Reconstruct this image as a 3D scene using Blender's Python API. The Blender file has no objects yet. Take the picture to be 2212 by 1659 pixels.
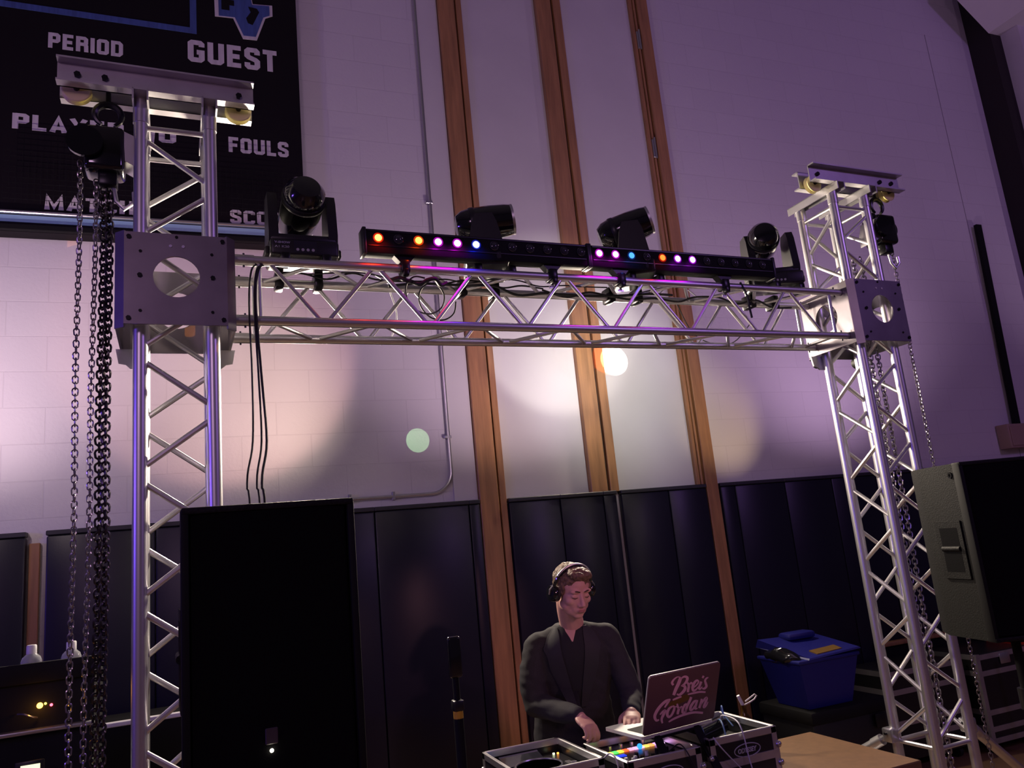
import bpy, bmesh, math, random
from math import sin, cos, pi, sqrt, atan2, radians
from mathutils import Vector, Matrix, Quaternion, noise
random.seed(7)
scene = bpy.context.scene
COL = scene.collection

# ------------------------------------------------------------------ camera
CAM_Z = 1.75
YAW, PITCH, ROLL, FPX = .3894, .2041, -.0966, 1678.76
fw = Vector((sin(YAW)*cos(PITCH), cos(YAW)*cos(PITCH), sin(PITCH)))
rt = Vector((cos(YAW), -sin(YAW), 0)); up = rt.cross(fw)
r2 = rt*cos(ROLL)+up*sin(ROLL); u2 = up*cos(ROLL)-rt*sin(ROLL)
cd = bpy.data.cameras.new('camera'); cam = bpy.data.objects.new('camera', cd); COL.objects.link(cam)
cd.sensor_width = 36; cd.lens = FPX*36/2212; cd.clip_start = .05; cd.clip_end = 100
m = Matrix.Identity(4)
for i in range(3):
    m[i][0] = r2[i]; m[i][1] = u2[i]; m[i][2] = -fw[i]
m[0][3], m[1][3], m[2][3] = 0, 0, CAM_Z
cam.matrix_world = m
scene.camera = cam
scene.view_settings.view_transform = 'Standard'; scene.view_settings.look = 'None'
scene.view_settings.exposure = .16; scene.view_settings.gamma = 1; scene.view_settings.use_curve_mapping = False

# ------------------------------------------------------------------ world + lamps
w = bpy.data.worlds.new('gym_dark'); scene.world = w; w.use_nodes = True
w.node_tree.nodes['Background'].inputs[0].default_value = (.52, .36, .62, 1)
w.node_tree.nodes['Background'].inputs[1].default_value = .045

def lamp(name, kind, loc, energy, color, target=None, **kw):
    d = bpy.data.lights.new(name, kind); d.energy = energy; d.color = color
    for k, v in kw.items(): setattr(d, k, v)
    o = bpy.data.objects.new(name, d); COL.objects.link(o); o.location = loc
    if target is not None:
        o.rotation_euler = (Vector(target)-Vector(loc)).to_track_quat('-Z', 'Y').to_euler()
    return o
# purple and magenta wash lamps added out of view, no fixtures modelled
lamp('wash_purple', 'AREA', (6.5, -3.5, 5.5), 60, (.52, .26, .95), (4.8, 4.8, 3.6), shape='DISK', size=1.2)
lamp('wash_pink', 'AREA', (-2.5, -4.0, 4.5), 42, (.85, .5, .85), (0, 4.8, 3.0), shape='DISK', size=1.2)
lamp('wash_blue', 'AREA', (-4.5, 1.6, 2.6), 34, (.20, .09, 1), (.0, 2.9, 2.0), shape='DISK', size=.4)
lamp('face_fill', 'SPOT', (1.9, .3, 2.3), 55, (1, .42, .50), (1.55, 3.2, 1.40), spot_size=radians(22), spot_blend=1, shadow_soft_size=.05)  # added spot that brightens the performer's face, no fixture
# moving-head spots on the wall, thrown by added lamps without fixtures
def beam_spot(name, loc, target, energy, color, deg, blend): lamp(name, 'SPOT', loc, energy, color, target, spot_size=radians(deg), spot_blend=blend, shadow_soft_size=0)
beam_spot('beam_white', (2.3, 3.45, 3.02), (2.80, 4.842, 2.995), 330, (1, .94, .82), 8.6, .04)
beam_spot('beam_orange', (2.3, 3.45, 3.02), (2.725, 4.842, 3.0), 170, (1, .17, .01), 8.6, .04)
beam_spot('halo_fill', (2.6, 3.45, 3.02), (2.80, 4.842, 2.85), 52, (1, .97, .9), 70, 1)  # added lamp imitating the glow around the white spot
beam_spot('beam_green', (1.25, 3.5, 2.75), (1.295, 4.842, 2.47), 34, (.55, 1, .5), 6.6, .1)
beam_spot('beam_wide', (2.25, 3.45, 2.8), (2.36, 4.842, 3.2), 22, (1, .93, .82), 52, .35)
beam_spot('beam_rose', (.45, 3.4, 2.6), (.15, 4.842, 3.0), 22, (1, .50, .47), 62, .3)
beam_spot('beam_left_cream', (.7, 3.5, 2.6), (.25, 4.842, 2.8), 40, (1, .8, .6), 60, 1)
beam_spot('beam_cream', (3.9, 3.95, 2.0), (3.66, 4.842, 2.5), 16, (1, .74, .42), 50, 1)
beam_spot('beam_far_left', (-1.2, 3.6, 2.7), (-1.0, 4.842, 2.8), 20, (1, .8, .80), 100, 1)
# added fill spots brightening the wall behind the rig, no fixtures there
beam_spot('wall_fill_left', (-1.4, 3.7, 1.9), (-1.4, 4.842, 4.1), 92, (1, .74, .80), 104, 1)
beam_spot('wall_fill_middle', (1.9, 3.7, 1.9), (1.9, 4.842, 4.3), 64, (1, .74, .84), 104, 1)
beam_spot('wall_fill_far_right', (8.0, 3.0, 2.2), (8.2, 4.842, 5.2), 40, (.90, .60, .95), 90, 1)
beam_spot('beam_red_sleeve', (.5, 1.9, 1.97), (-.046, 3.253, 2.734), 130, (1, .33, .04), 3.0, .3)
beam_spot('wall_fill_right', (4.7, 3.6, 1.9), (4.7, 4.842, 4.3), 66, (.92, .60, .98), 108, 1)
# added area lamps standing in for bounce off the bright wall spots
lamp('hot_spot_bounce', 'AREA', (2.76, 4.70, 3.0), 80, (1, .84, .66), (2.2, 0, 2.2), shape='DISK', size=.2)
lamp('left_spot_bounce', 'AREA', (.55, 4.70, 2.9), 95, (1, .84, .68), (.3, 0, 2.6), shape='DISK', size=.3)

# ------------------------------------------------------------------ materials
def mat(name, base, rough=.5, metal=0, nz=None, bump=None, emit=None, estr=0, spec=None, trans=0, coat=0, ior=None):
    mt = bpy.data.materials.new(name); mt.use_nodes = True
    nt = mt.node_tree; b = nt.nodes['Principled BSDF']
    b.inputs['Base Color'].default_value = (*base, 1); b.inputs['Roughness'].default_value = rough
    b.inputs['Metallic'].default_value = metal
    if spec is not None: b.inputs['Specular IOR Level'].default_value = spec
    if trans: b.inputs['Transmission Weight'].default_value = trans
    if coat: b.inputs['Coat Weight'].default_value = coat
    if ior: b.inputs['IOR'].default_value = ior
    if emit: b.inputs['Emission Color'].default_value = (*emit, 1); b.inputs['Emission Strength'].default_value = estr
    if nz or bump:
        tc = nt.nodes.new('ShaderNodeTexCoord')
    if nz:   # (scale, amount) colour mottling
        n = nt.nodes.new('ShaderNodeTexNoise'); n.inputs['Scale'].default_value = nz[0]; n.inputs['Detail'].default_value = 4
        mp = nt.nodes.new('ShaderNodeMapping'); 
        if len(nz) > 2: mp.inputs['Scale'].default_value = nz[2]
        nt.links.new(tc.outputs['Object'], mp.inputs[0]); nt.links.new(mp.outputs[0], n.inputs[0])
        cr = nt.nodes.new('ShaderNodeValToRGB'); a = nz[1]
        cr.color_ramp.elements[0].position = .3; cr.color_ramp.elements[1].position = .7
        cr.color_ramp.elements[0].color = (*[c*(1-a) for c in base], 1)
        cr.color_ramp.elements[1].color = (*[min(1, c*(1+a)) for c in base], 1)
        nt.links.new(n.outputs[0], cr.inputs[0]); nt.links.new(cr.outputs[0], b.inputs['Base Color'])
    if bump:  # (scale, strength, distance)
        n = nt.nodes.new('ShaderNodeTexNoise'); n.inputs['Scale'].default_value = bump[0]; n.inputs['Detail'].default_value = 3
        nt.links.new(tc.outputs['Object'], n.inputs[0])
        bp = nt.nodes.new('ShaderNodeBump'); bp.inputs['Strength'].default_value = bump[1]; bp.inputs['Distance'].default_value = bump[2]
        nt.links.new(n.outputs[0], bp.inputs['Height']); nt.links.new(bp.outputs[0], b.inputs['Normal'])
    return mt
def block_wall():
    mt = mat('painted_block', (.68, .65, .68), .42); nt = mt.node_tree; b = nt.nodes['Principled BSDF']
    tc = nt.nodes.new('ShaderNodeTexCoord'); sx = nt.nodes.new('ShaderNodeSeparateXYZ'); cx = nt.nodes.new('ShaderNodeCombineXYZ')
    ad = nt.nodes.new('ShaderNodeVectorMath'); ad.operation = 'ADD'; ad.inputs[1].default_value = (.999+.4064*20, -2.942+.2032*20, 0)
    br = nt.nodes.new('ShaderNodeTexBrick')
    nt.links.new(tc.outputs['Object'], sx.inputs[0]); nt.links.new(sx.outputs[0], cx.inputs[0]); nt.links.new(sx.outputs[2], cx.inputs[1])
    nt.links.new(cx.outputs[0], ad.inputs[0]); nt.links.new(ad.outputs[0], br.inputs[0])
    br.inputs['Scale'].default_value = 1; br.inputs['Brick Width'].default_value = .4064; br.inputs['Row Height'].default_value = .2032
    br.inputs['Mortar Size'].default_value = .0035; br.inputs['Mortar Smooth'].default_value = .4
    br.inputs['Color1'].default_value = (.68, .65, .68, 1); br.inputs['Color2'].default_value = (.66, .63, .66, 1); br.inputs['Mortar'].default_value = (.625, .595, .625, 1)
    nt.links.new(br.outputs[0], b.inputs['Base Color'])
    nz = nt.nodes.new('ShaderNodeTexNoise'); nz.inputs['Scale'].default_value = 60; nt.links.new(tc.outputs['Object'], nz.inputs[0])
    mx = nt.nodes.new('ShaderNodeMath'); mx.operation = 'MULTIPLY_ADD'; mx.inputs[1].default_value = -1.5
    nt.links.new(br.outputs['Fac'], mx.inputs[0]); nt.links.new(nz.outputs[0], mx.inputs[2])
    bp = nt.nodes.new('ShaderNodeBump'); bp.inputs['Strength'].default_value = .3; bp.inputs['Distance'].default_value = .003
    nt.links.new(mx.outputs[0], bp.inputs['Height']); nt.links.new(bp.outputs[0], b.inputs['Normal'])
    return mt
M = dict(
 wall=block_wall(),
 paint=mat('white_paint', (.66, .64, .64), .4, nz=(2, .04)),
 wood=mat('oak', (.37, .185, .078), .4, nz=(6, .22, (6, 6, .5)), bump=(40, .1, .002)),
 seam=mat('wall_seam', (.30, .27, .31), .8),
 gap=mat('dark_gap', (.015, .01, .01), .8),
 pad=mat('navy_vinyl', (.011, .011, .024), .34, spec=.3, bump=(120, .08, .002)),
 padtop=mat('dark_rail', (.02, .02, .03), .5),
 floor=mat('gym_floor', (.25, .15, .08), .3),
 ceil=mat('dark_ceiling', (.2, .2, .22), .8),
 alu=mat('aluminium', (.74, .73, .74), .38, .96, bump=(60, .05, .001)),
 alu2=mat('mill_aluminium', (.62, .61, .62), .42, .93, nz=(9, .1)),
 plate=mat('block_plate', (.30, .27, .30), .4, .9, nz=(7, .12)),
 steel=mat('zinc_steel', (.55, .55, .57), .3, .9),
 chain=mat('chain_steel', (.42, .40, .42), .28, .95),
 darkchain=mat('dark_chain_steel', (.09, .08, .09), .3, .95),
 black=mat('black_plastic', (.012, .012, .014), .35),
 gloss=mat('gloss_black', (.008, .008, .01), .12, coat=.4),
 matte=mat('matte_black', (.006, .006, .007), .7, spec=.2),
 iron=mat('black_iron', (.02, .02, .022), .3, .6),
 rubber=mat('rubber', (.012, .012, .012), .6),
 nylon=mat('yellow_nylon', (.95, .86, .38), .4),
 grille=mat('speaker_grille', (.004, .004, .005), .9, spec=.08, bump=(300, .3, .002)),
 cabinet=mat('textured_cabinet', (.010, .010, .010), .6, spec=.15, nz=(160, .35), bump=(180, .5, .003)),
 board=mat('scoreboard_black', (.006, .004, .006), .6, spec=.2),
 ink=mat('scoreboard_white', (.62, .58, .6), .6, nz=(40, .12, (1, 1, .1))),
 blueink=mat('scoreboard_blue', (.05, .09, .28), .6, nz=(60, .2, (1, 1, .1))),
 bluetape=mat('light_blue_trim', (.25, .42, .62), .4),
 lap=mat('laptop_lid', (.14, .075, .10), .35, .4),
 lapalu=mat('laptop_alu', (.75, .74, .74), .35, .6),
 lapink=mat('laptop_lettering', (.80, .45, .56), .5),
 gold=mat('ochre_mark', (.16, .085, .015), .5),
 casetop=mat('case_board', (.012, .012, .014), .3),
 table=mat('brown_laminate', (.19, .10, .045), .45, nz=(30, .12)),
 bin=mat('blue_bin', (.006, .008, .15), .5),
 tape=mat('white_label', (.45, .45, .5), .5),
 red=mat('red_fabric', (.35, .015, .01), .6),
 glassb=mat('clear_plastic', (.85, .87, .92), .12, trans=.7, ior=1.2),
 cap=mat('white_cap', (.8, .8, .8), .4),
 amber=mat('amber_glass', (.10, .05, .008), .1, trans=.3),
 beige=mat('beige_metal', (.38, .26, .20), .5),
 lensoff=mat('led_lens_dark', (.03, .03, .04), .08, coat=.5),
 lens=mat('lens_glass', (.65, .62, .6), .08, .3),
 white=mat('white_edge', (.75, .73, .73), .4),
 yellow=mat('yellow_band', (.62, .38, .03), .4),
 wirew=mat('white_wire', (.6, .6, .66), .5),
 wireb=mat('blue_wire', (.12, .22, .45), .4),
 skin=mat('skin', (.62, .34, .27), .5, nz=(30, .05)),
 hair=mat('dark_blond_hair', (.15, .09, .05), .45, nz=(90, .5), bump=(220, .9, .004)),
 jacket=mat('charcoal_wool', (.022, .021, .024), .85, nz=(300, .25), bump=(300, .3, .001)),
 lapel=mat('jacket_lapel', (.018, .017, .020), .7),
 shirt=mat('black_shirt', (.008, .008, .01), .8),
 lip=mat('lips', (.40, .14, .13), .45),
 brow=mat('brows', (.07, .035, .02), .8),
)
def emis(name, c, s): return mat(name, (0.02, 0.02, 0.02), .4, emit=c, estr=s)

# ------------------------------------------------------------------ mesh builder
class MB:
    def __init__(s): s.v = []; s.f = []
    def add(s, vs, fs):
        n = len(s.v); s.v += [Vector(v) for v in vs]; s.f += [tuple(i+n for i in f) for f in fs]; return s
    def hexa(s, p):   # 8 points: bottom 4 ccw, top 4 ccw
        return s.add(p, [(3, 2, 1, 0), (4, 5, 6, 7), (0, 1, 5, 4), (1, 2, 6, 5), (2, 3, 7, 6), (3, 0, 4, 7)])
    def box(s, a, b):
        (x0, y0, z0), (x1, y1, z1) = a, b
        return s.hexa([(x0, y0, z0), (x1, y0, z0), (x1, y1, z0), (x0, y1, z0), (x0, y0, z1), (x1, y0, z1), (x1, y1, z1), (x0, y1, z1)])
    def rbox(s, a, b, r, seg=2):  # bevelled box
        bm = bmesh.new(); bmesh.ops.create_cube(bm, size=1)
        c = [(a[i]+b[i])/2 for i in range(3)]; d = [b[i]-a[i] for i in range(3)]
        for v in bm.verts: v.co = Vector([c[i]+v.co[i]*d[i] for i in range(3)])
        bmesh.ops.bevel(bm, geom=bm.edges[:], offset=min(r, min(abs(x) for x in d)*.45), segments=seg, affect='EDGES', profile=.5)
        bm.verts.index_update(); s.add([v.co.copy() for v in bm.verts], [[v.index for v in f.verts] for f in bm.faces]); bm.free(); return s
    def cyl(s, p, q, r, n=16, r2=None, caps=True):
        p, q = Vector(p), Vector(q); r2 = r if r2 is None else r2
        d = (q-p).normalized(); a = d.orthogonal().normalized(); b = d.cross(a)
        vs = [p+(a*cos(2*pi*i/n)+b*sin(2*pi*i/n))*r for i in range(n)]+[q+(a*cos(2*pi*i/n)+b*sin(2*pi*i/n))*r2 for i in range(n)]
        fs = [(i, (i+1) % n, n+(i+1) % n, n+i) for i in range(n)]
        if caps: fs += [tuple(range(n-1, -1, -1)), tuple(range(n, 2*n))]
        return s.add(vs, fs)
    def tube(s, pts, r, n=6, closed=False):
        pts = [Vector(p) for p in pts]; N = len(pts); vs = []; prev = None
        for i, p in enumerate(pts):
            t = (pts[(i+1) % N]-pts[i-1]) if closed or 0 < i < N-1 else (pts[1]-pts[0] if i == 0 else pts[-1]-pts[-2])
            t.normalize()
            a = t.orthogonal() if prev is None else prev-t*prev.dot(t)
            a.normalize(); prev = a; b = t.cross(a); rr = r[i] if isinstance(r, (list, tuple)) else r
            vs += [p+(a*cos(2*pi*k/n)+b*sin(2*pi*k/n))*rr for k in range(n)]
        fs = []
        for i in range(N if closed else N-1):
            j = (i+1) % N
            fs += [(i*n+k, i*n+(k+1) % n, j*n+(k+1) % n, j*n+k) for k in range(n)]
        if not closed: fs += [tuple(range(n-1, -1, -1)), tuple((N-1)*n+k for k in range(n))]
        return s.add(vs, fs)
    def lathe(s, prof, o=(0, 0, 0), ax=(0, 0, 1), n=24):
        o = Vector(o); d = Vector(ax).normalized(); a = d.orthogonal().normalized(); b = d.cross(a); N = len(prof); vs = []
        for r, h in prof: vs += [o+d*h+(a*cos(2*pi*k/n)+b*sin(2*pi*k/n))*max(r, 1e-5) for k in range(n)]
        fs = [(i*n+k, i*n+(k+1) % n, (i+1)*n+(k+1) % n, (i+1)*n+k) for i in range(N-1) for k in range(n)]
        return s.add(vs, fs+[tuple(range(n-1, -1, -1)), tuple((N-1)*n+k for k in range(n))])
    def ell(s, c, r, n=16, mtx=None):
        c = Vector(c); r = (r, r, r) if not isinstance(r, (tuple, list)) else r; vs = []; m = n//2
        for i in range(m+1):
            th = pi*i/m
            for k in range(n):
                p = Vector((r[0]*sin(th)*cos(2*pi*k/n), r[1]*sin(th)*sin(2*pi*k/n), r[2]*cos(th)))
                vs.append(c+(mtx @ p if mtx else p))
        return s.add(vs, [(i*n+k, (i+1)*n+k, (i+1)*n+(k+1) % n, i*n+(k+1) % n) for i in range(m) for k in range(n)])
    def prism(s, poly, y0, y1, pl='xz'):   # polygon in a plane, extruded along the third axis
        def P(a, b, t): return {'xz': (a, t, b), 'xy': (a, b, t), 'yz': (t, a, b)}[pl]
        n = len(poly); vs = [P(a, b, y0) for a, b in poly]+[P(a, b, y1) for a, b in poly]
        return s.add(vs, [tuple(range(n)), tuple(range(2*n-1, n-1, -1))]+[(i, n+i, n+(i+1) % n, (i+1) % n) for i in range(n)])
    def plate_hole(s, x0, x1, z0, z1, cx, cz, r, y0, y1, n=32, pl='xz'):
        def P(a, b, t): return {'xz': (a, t, b), 'yz': (t, a, b)}[pl]
        out, inn = [], []
        for k in range(n):
            a = 2*pi*(k+.5)/n; c_, s_ = cos(a), sin(a)
            tt = min((x1-cx)/c_ if c_ > 1e-6 else 1e9, (x0-cx)/c_ if c_ < -1e-6 else 1e9, (z1-cz)/s_ if s_ > 1e-6 else 1e9, (z0-cz)/s_ if s_ < -1e-6 else 1e9)
            out.append((cx+c_*tt, cz+s_*tt)); inn.append((cx+c_*r, cz+s_*r))
        for cxx, czz in ((x0, z0), (x1, z0), (x1, z1), (x0, z1)):
            i = min(range(n), key=lambda q: (out[q][0]-cxx)**2+(out[q][1]-czz)**2); out[i] = (cxx, czz)
        vs = [P(*p, y0) for p in out]+[P(*p, y0) for p in inn]+[P(*p, y1) for p in out]+[P(*p, y1) for p in inn]
        fs = []
        for k in range(n):
            j = (k+1) % n
            fs += [(k, j, n+j, n+k), (2*n+j, 2*n+k, 3*n+k, 3*n+j), (n+k, n+j, 3*n+j, 3*n+k), (j, k, 2*n+k, 2*n+j)]
        return s.add(vs, fs)
    def xf(s, mtx):
        s.v = [mtx @ v for v in s.v]; return s
    def merge(s, o): return s.add(o.v, o.f)
    def mesh(s, name, off=Vector((0, 0, 0)), angle=35):
        me = bpy.data.meshes.new(name); me.from_pydata([v-off for v in s.v], [], s.f)
        bm = bmesh.new(); bm.from_mesh(me); bmesh.ops.recalc_face_normals(bm, faces=bm.faces); bm.to_mesh(me); bm.free()
        me.polygons.foreach_set('use_smooth', [True]*len(me.polygons)); me.set_sharp_from_angle(angle=radians(angle)); return me

T_ROT = .0304
def tr(x, y, z): # truss frame -> hall frame
    return Vector((-.197+cos(T_ROT)*x-sin(T_ROT)*y, 2.9384+sin(T_ROT)*x+cos(T_ROT)*y, z))
ORG = {}
def tag(o, label, cat, group=None, kind=None):
    if label: o['label'] = label
    if cat: o['category'] = cat
    if group: o['group'] = group
    if kind: o['kind'] = kind
    return o
def place(o, org, frame):
    org = Vector(org); ORG[o] = org
    if frame == 't': o.location = tr(*org); o.rotation_euler = (0, 0, T_ROT)
    else: o.location = org
def thing(name, label, cat, org=(0, 0, 0), frame='w', group=None):
    o = bpy.data.objects.new(name, None); COL.objects.link(o); o.empty_display_size = .05
    place(o, org, frame); return tag(o, label, cat, group)
def part(parent, name, mb, mt, label=None, angle=35, kind=None):
    o = bpy.data.objects.new(name, mb.mesh(name, ORG[parent], angle)); COL.objects.link(o); o.parent = parent; ORG[o] = ORG[parent]
    o.data.materials.append(M[mt] if isinstance(mt, str) else mt)
    if label: o['label'] = label
    if kind: o['kind'] = kind
    return o
def solo(name, mb, mt, label, cat, org=(0, 0, 0), frame='w', group=None, angle=35, kind=None):
    o = bpy.data.objects.new(name, mb.mesh(name, Vector(org), angle)); COL.objects.link(o)
    o.data.materials.append(M[mt] if isinstance(mt, str) else mt); place(o, org, frame); return tag(o, label, cat, group, kind)
def struct(name, mb, mt, parent=None):
    o = bpy.data.objects.new(name, mb.mesh(name)); COL.objects.link(o); o.data.materials.append(M[mt]); ORG[o] = Vector((0, 0, 0))
    if parent: o.parent = parent
    else: o['kind'] = 'structure'
    return o
def text_mb(s, size, xs=1, bold=0, ext=.001, shear=0, align='LEFT'):
    cu = bpy.data.curves.new('t', 'FONT'); cu.body = s; cu.size = size; cu.offset = bold; cu.extrude = ext; cu.shear = shear; cu.align_x = align; cu.resolution_u = 3
    ob = bpy.data.objects.new('t', cu); COL.objects.link(ob)
    me = bpy.data.meshes.new_from_object(ob.evaluated_get(bpy.context.evaluated_depsgraph_get()))
    mb = MB(); mb.add([(v.co.x*xs, v.co.y, v.co.z) for v in me.vertices], [tuple(p.vertices) for p in me.polygons])
    bpy.data.objects.remove(ob); bpy.data.curves.remove(cu); bpy.data.meshes.remove(me); return mb
def ribbon(pts, w, h0, h1, closed=False):
    n = len(pts); L_, R_ = [], []
    for i, (x, y) in enumerate(pts):
        p = Vector((x, y)); a = Vector(pts[i-1]) if i or closed else None; b = Vector(pts[(i+1) % n]) if i < n-1 or closed else None
        d0 = (p-a).normalized() if a else (b-p).normalized(); d1 = (b-p).normalized() if b else d0
        t_ = (d0+d1).normalized(); nn = Vector((-t_.y, t_.x)); k_ = w/2/max(.5, nn.dot(Vector((-d0.y, d0.x))))
        L_.append(p+nn*k_); R_.append(p-nn*k_)
    m_ = MB(); vs = [(q.x, q.y, h) for h in (h0, h1) for arr in (L_, R_) for q in arr]; fs = []
    for i in range(n if closed else n-1):
        j = (i+1) % n; fs += [(i, j, n+j, n+i), (2*n+i, 2*n+j, 3*n+j, 3*n+i), (i, j, 2*n+j, 2*n+i), (n+i, n+j, 3*n+j, 3*n+i)]
    if not closed: fs += [(0, n, 3*n, 2*n), (n-1, 2*n-1, 4*n-1, 3*n-1)]
    return m_.add(vs, fs)
_c = [(.5, .72), (.5, .84), (.44, .9), (.16, .9), (.1, .84), (.1, .16), (.16, .1), (.44, .1), (.5, .16), (.5, .28)]
_o = [(.1, .84), (.1, .16), (.16, .1), (.44, .1), (.5, .16), (.5, .84), (.44, .9), (.16, .9)]
GL = {'P': (.58, [[(.1, 0), (.1, 1)], [(.1, .9), (.41, .9), (.48, .83), (.48, .54), (.41, .47), (.1, .47)]]), 'E': (.54, [[(.52, .91), (.1, .91), (.1, .09), (.52, .09)], [(.1, .5), (.47, .5)]]),
 'R': (.6, [[(.1, 0), (.1, 1)], [(.1, .9), (.42, .9), (.49, .83), (.49, .58), (.42, .5), (.1, .5)], [(.42, .5), (.5, .4), (.51, 0)]]), 'I': (.2, [[(.1, 0), (.1, 1)]]), 'O': (.6, [_o+['c']]), 'D': (.6, [[(.1, .91), (.4, .91), (.5, .8), (.5, .2), (.4, .09), (.1, .09), 'c']]),
 'G': (.6, [_c[:9]+[(.5, .46), (.32, .46)]]), 'U': (.6, [[(.1, 1), (.1, .17), (.17, .1), (.43, .1), (.5, .17), (.5, 1)]]), 'S': (.58, [[(.48, .7), (.48, .84), (.42, .91), (.16, .91), (.1, .84), (.1, .62), (.17, .55), (.41, .45), (.48, .38), (.48, .16), (.42, .09), (.16, .09), (.1, .16), (.1, .3)]]),
 'T': (.54, [[(0, .91), (.54, .91)], [(.27, .9), (.27, 0)]]), 'L': (.5, [[(.1, 1), (.1, .09), (.5, .09)]]), 'A': (.62, [[(.09, 0), (.31, .93), (.53, 0)], [(.16, .27), (.46, .27)]]), 'Y': (.6, [[(.06, 1), (.3, .45), (.54, 1)], [(.3, .48), (.3, 0)]]),
 'N': (.6, [[(.1, 0), (.1, .95), (.5, .05), (.5, 1)]]), 'F': (.52, [[(.52, .91), (.1, .91), (.1, 0)], [(.1, .48), (.46, .48)]]), 'M': (.74, [[(.1, 0), (.1, .95), (.37, .2), (.64, .95), (.64, 0)]]), 'C': (.6, [_c]), 'H': (.6, [[(.1, 0), (.1, 1)], [(.5, 0), (.5, 1)], [(.1, .5), (.5, .5)]]), ' ': (.25, [])}
def sign_text(s_, x0, x1, z0, z1, y):
    m_ = MB(); x = 0
    for ch in s_:
        w_, st = GL[ch]
        for j, p in enumerate(st): m_.merge(ribbon([(x+q[0], q[1]) for q in p if q != 'c'], .215, 0, 1+.25*j, 'c' in p))
        x += w_+.12
    W_ = x-.12; m_.v = [Vector((x0+v.x/W_*(x1-x0), y-v.z*.0015, z0+v.y*(z1-z0))) for v in m_.v]; return m_
def bbox(mb): return [min(v[i] for v in mb.v) for i in range(3)], [max(v[i] for v in mb.v) for i in range(3)]
def text_fit(s, x0, x1, z0, z1, y, bold=.006, size=.15, shear=0):  # lettering fitted to a rectangle on a wall facing -y
    mb = text_mb(s, size, 1, bold, .0015, shear); a, b = bbox(mb)
    sx = (x1-x0)/(b[0]-a[0]); sz = (z1-z0)/(b[1]-a[1])
    mb.v = [Vector((x0+(v.x-a[0])*sx, y-v.z, z0+(v.y-a[1])*sz)) for v in mb.v]; return mb
def spline(pts, k=6):
    pts = [Vector(p) for p in pts]; out = []
    for i in range(len(pts)-1):
        p0 = pts[max(i-1, 0)]; p1 = pts[i]; p2 = pts[i+1]; p3 = pts[min(i+2, len(pts)-1)]
        for j in range(k):
            t = j/k; out.append(.5*((2*p1)+(p2-p0)*t+(2*p0-5*p1+4*p2-p3)*t*t+(3*p1-p0-3*p2+p3)*t**3))
    return out+[pts[-1]]

# ------------------------------------------------------------------ the hall
WY = 4.842
struct('floor', MB().box((-7, -8, -.1), (14, 5.4, 0)), 'floor')
struct('wall_back', MB().box((-7, WY, 0), (14, WY+.3, 8)), 'wall')
struct('ceiling', MB().box((-7, -8, 7.6), (14, 5.4, 7.7)), 'ceil')
# tall white door panels between oak posts
struct('trim_1', MB().box((1.505, WY-.022, 2.06), (1.663, WY, 7.5)), 'paint')
struct('door_1', MB().box((1.858, WY-.006, 0), (2.478, WY, 7.5)), 'paint')
struct('door_2', MB().box((2.705, WY-.006, 0), (3.35, WY, 7.5)), 'paint')
def post(n, x0, x1, xs0, xs1, zb, dep=.05):
    o = struct('trim_%d' % n, MB().rbox((x0, WY-dep, zb), (x1, WY, 7.5), .004, 1), 'wood')
    g0, g1 = (x1, xs0) if xs0 > x1 else (xs1, x0)
    struct('trim_gap', MB().box((g0, WY-.012, zb), (g1, WY, 7.5)), 'gap', o)
    struct('trim_strip', MB().rbox((xs0, WY-dep*.8, zb), (xs1, WY, 7.5), .003, 1), 'wood', o)
post(2, 1.667, 1.797, 1.811, 1.855, 0)
post(3, 2.480, 2.608, 2.632, 2.700, 2.05)
post(4, 3.418, 3.520, 3.385, 3.403, 0)
struct('trim_5', MB().rbox((3.352, WY-.035, 2.03), (3.378, WY, 7.5), .003, 1), 'wood')
struct('trim_6', MB().box((6.848, WY-.003, 2.06), (6.853, WY, 6.4)), 'seam')
# pilaster and roof beam at the far right
struct('wall_right', MB().box((7.62, 4.42, 0), (8.5, WY, 7.6)), 'paint')
struct('trim_7', MB().prism([(7.0, 6.75), (7.45, 6.35), (7.75, 6.35), (8.3, 6.9), (8.3, 7.6), (7.0, 7.6)], 3.2, 4.6), 'paint')
struct('trim_8', MB().box((7.47, 4.60, 0), (7.62, WY-.001, 7.0)), 'gap')  # dark strip putting the shade band beside the pilaster into colour
# wall pads
def pad(x0, x1, z1, lab, mt='pad'):
    t = thing('wall_pad', lab, 'wall pad', ((x0+x1)/2, WY, .1), group='navy wall pads')
    part(t, 'padding', MB().rbox((x0+.002, WY-.055, .1), (x1-.002, WY-.001, z1-.028), .010, 2), mt)
    part(t, 'top_rail', MB().rbox((x0, WY-.062, z1-.026), (x1, WY-.001, z1), .004, 1), 'padtop', 'dark rail along the pad top')
PADS = [(-3.3, -2.69, 'far left, behind the stacked black case'), (-2.69, -2.08, 'left of the chains, second from the edge'), (-2.08, -1.47, 'left of the chains'), (-1.47, -.86, 'just left of the brown strip, behind the water bottles'),
        (-.77, -.243, 'right of the brown strip, behind the hanging chains'), (-.243, .367, 'behind the left truss tower'), (.367, .977, 'behind the black front loudspeaker'), (.977, 1.587, 'right of the front loudspeaker, left of the first oak post'), (1.587, 1.662, 'narrow strip touching the left side of the first oak post')]
for a, b, l in PADS: pad(a, b, 2.06, 'navy vinyl wall pad '+l)
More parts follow.
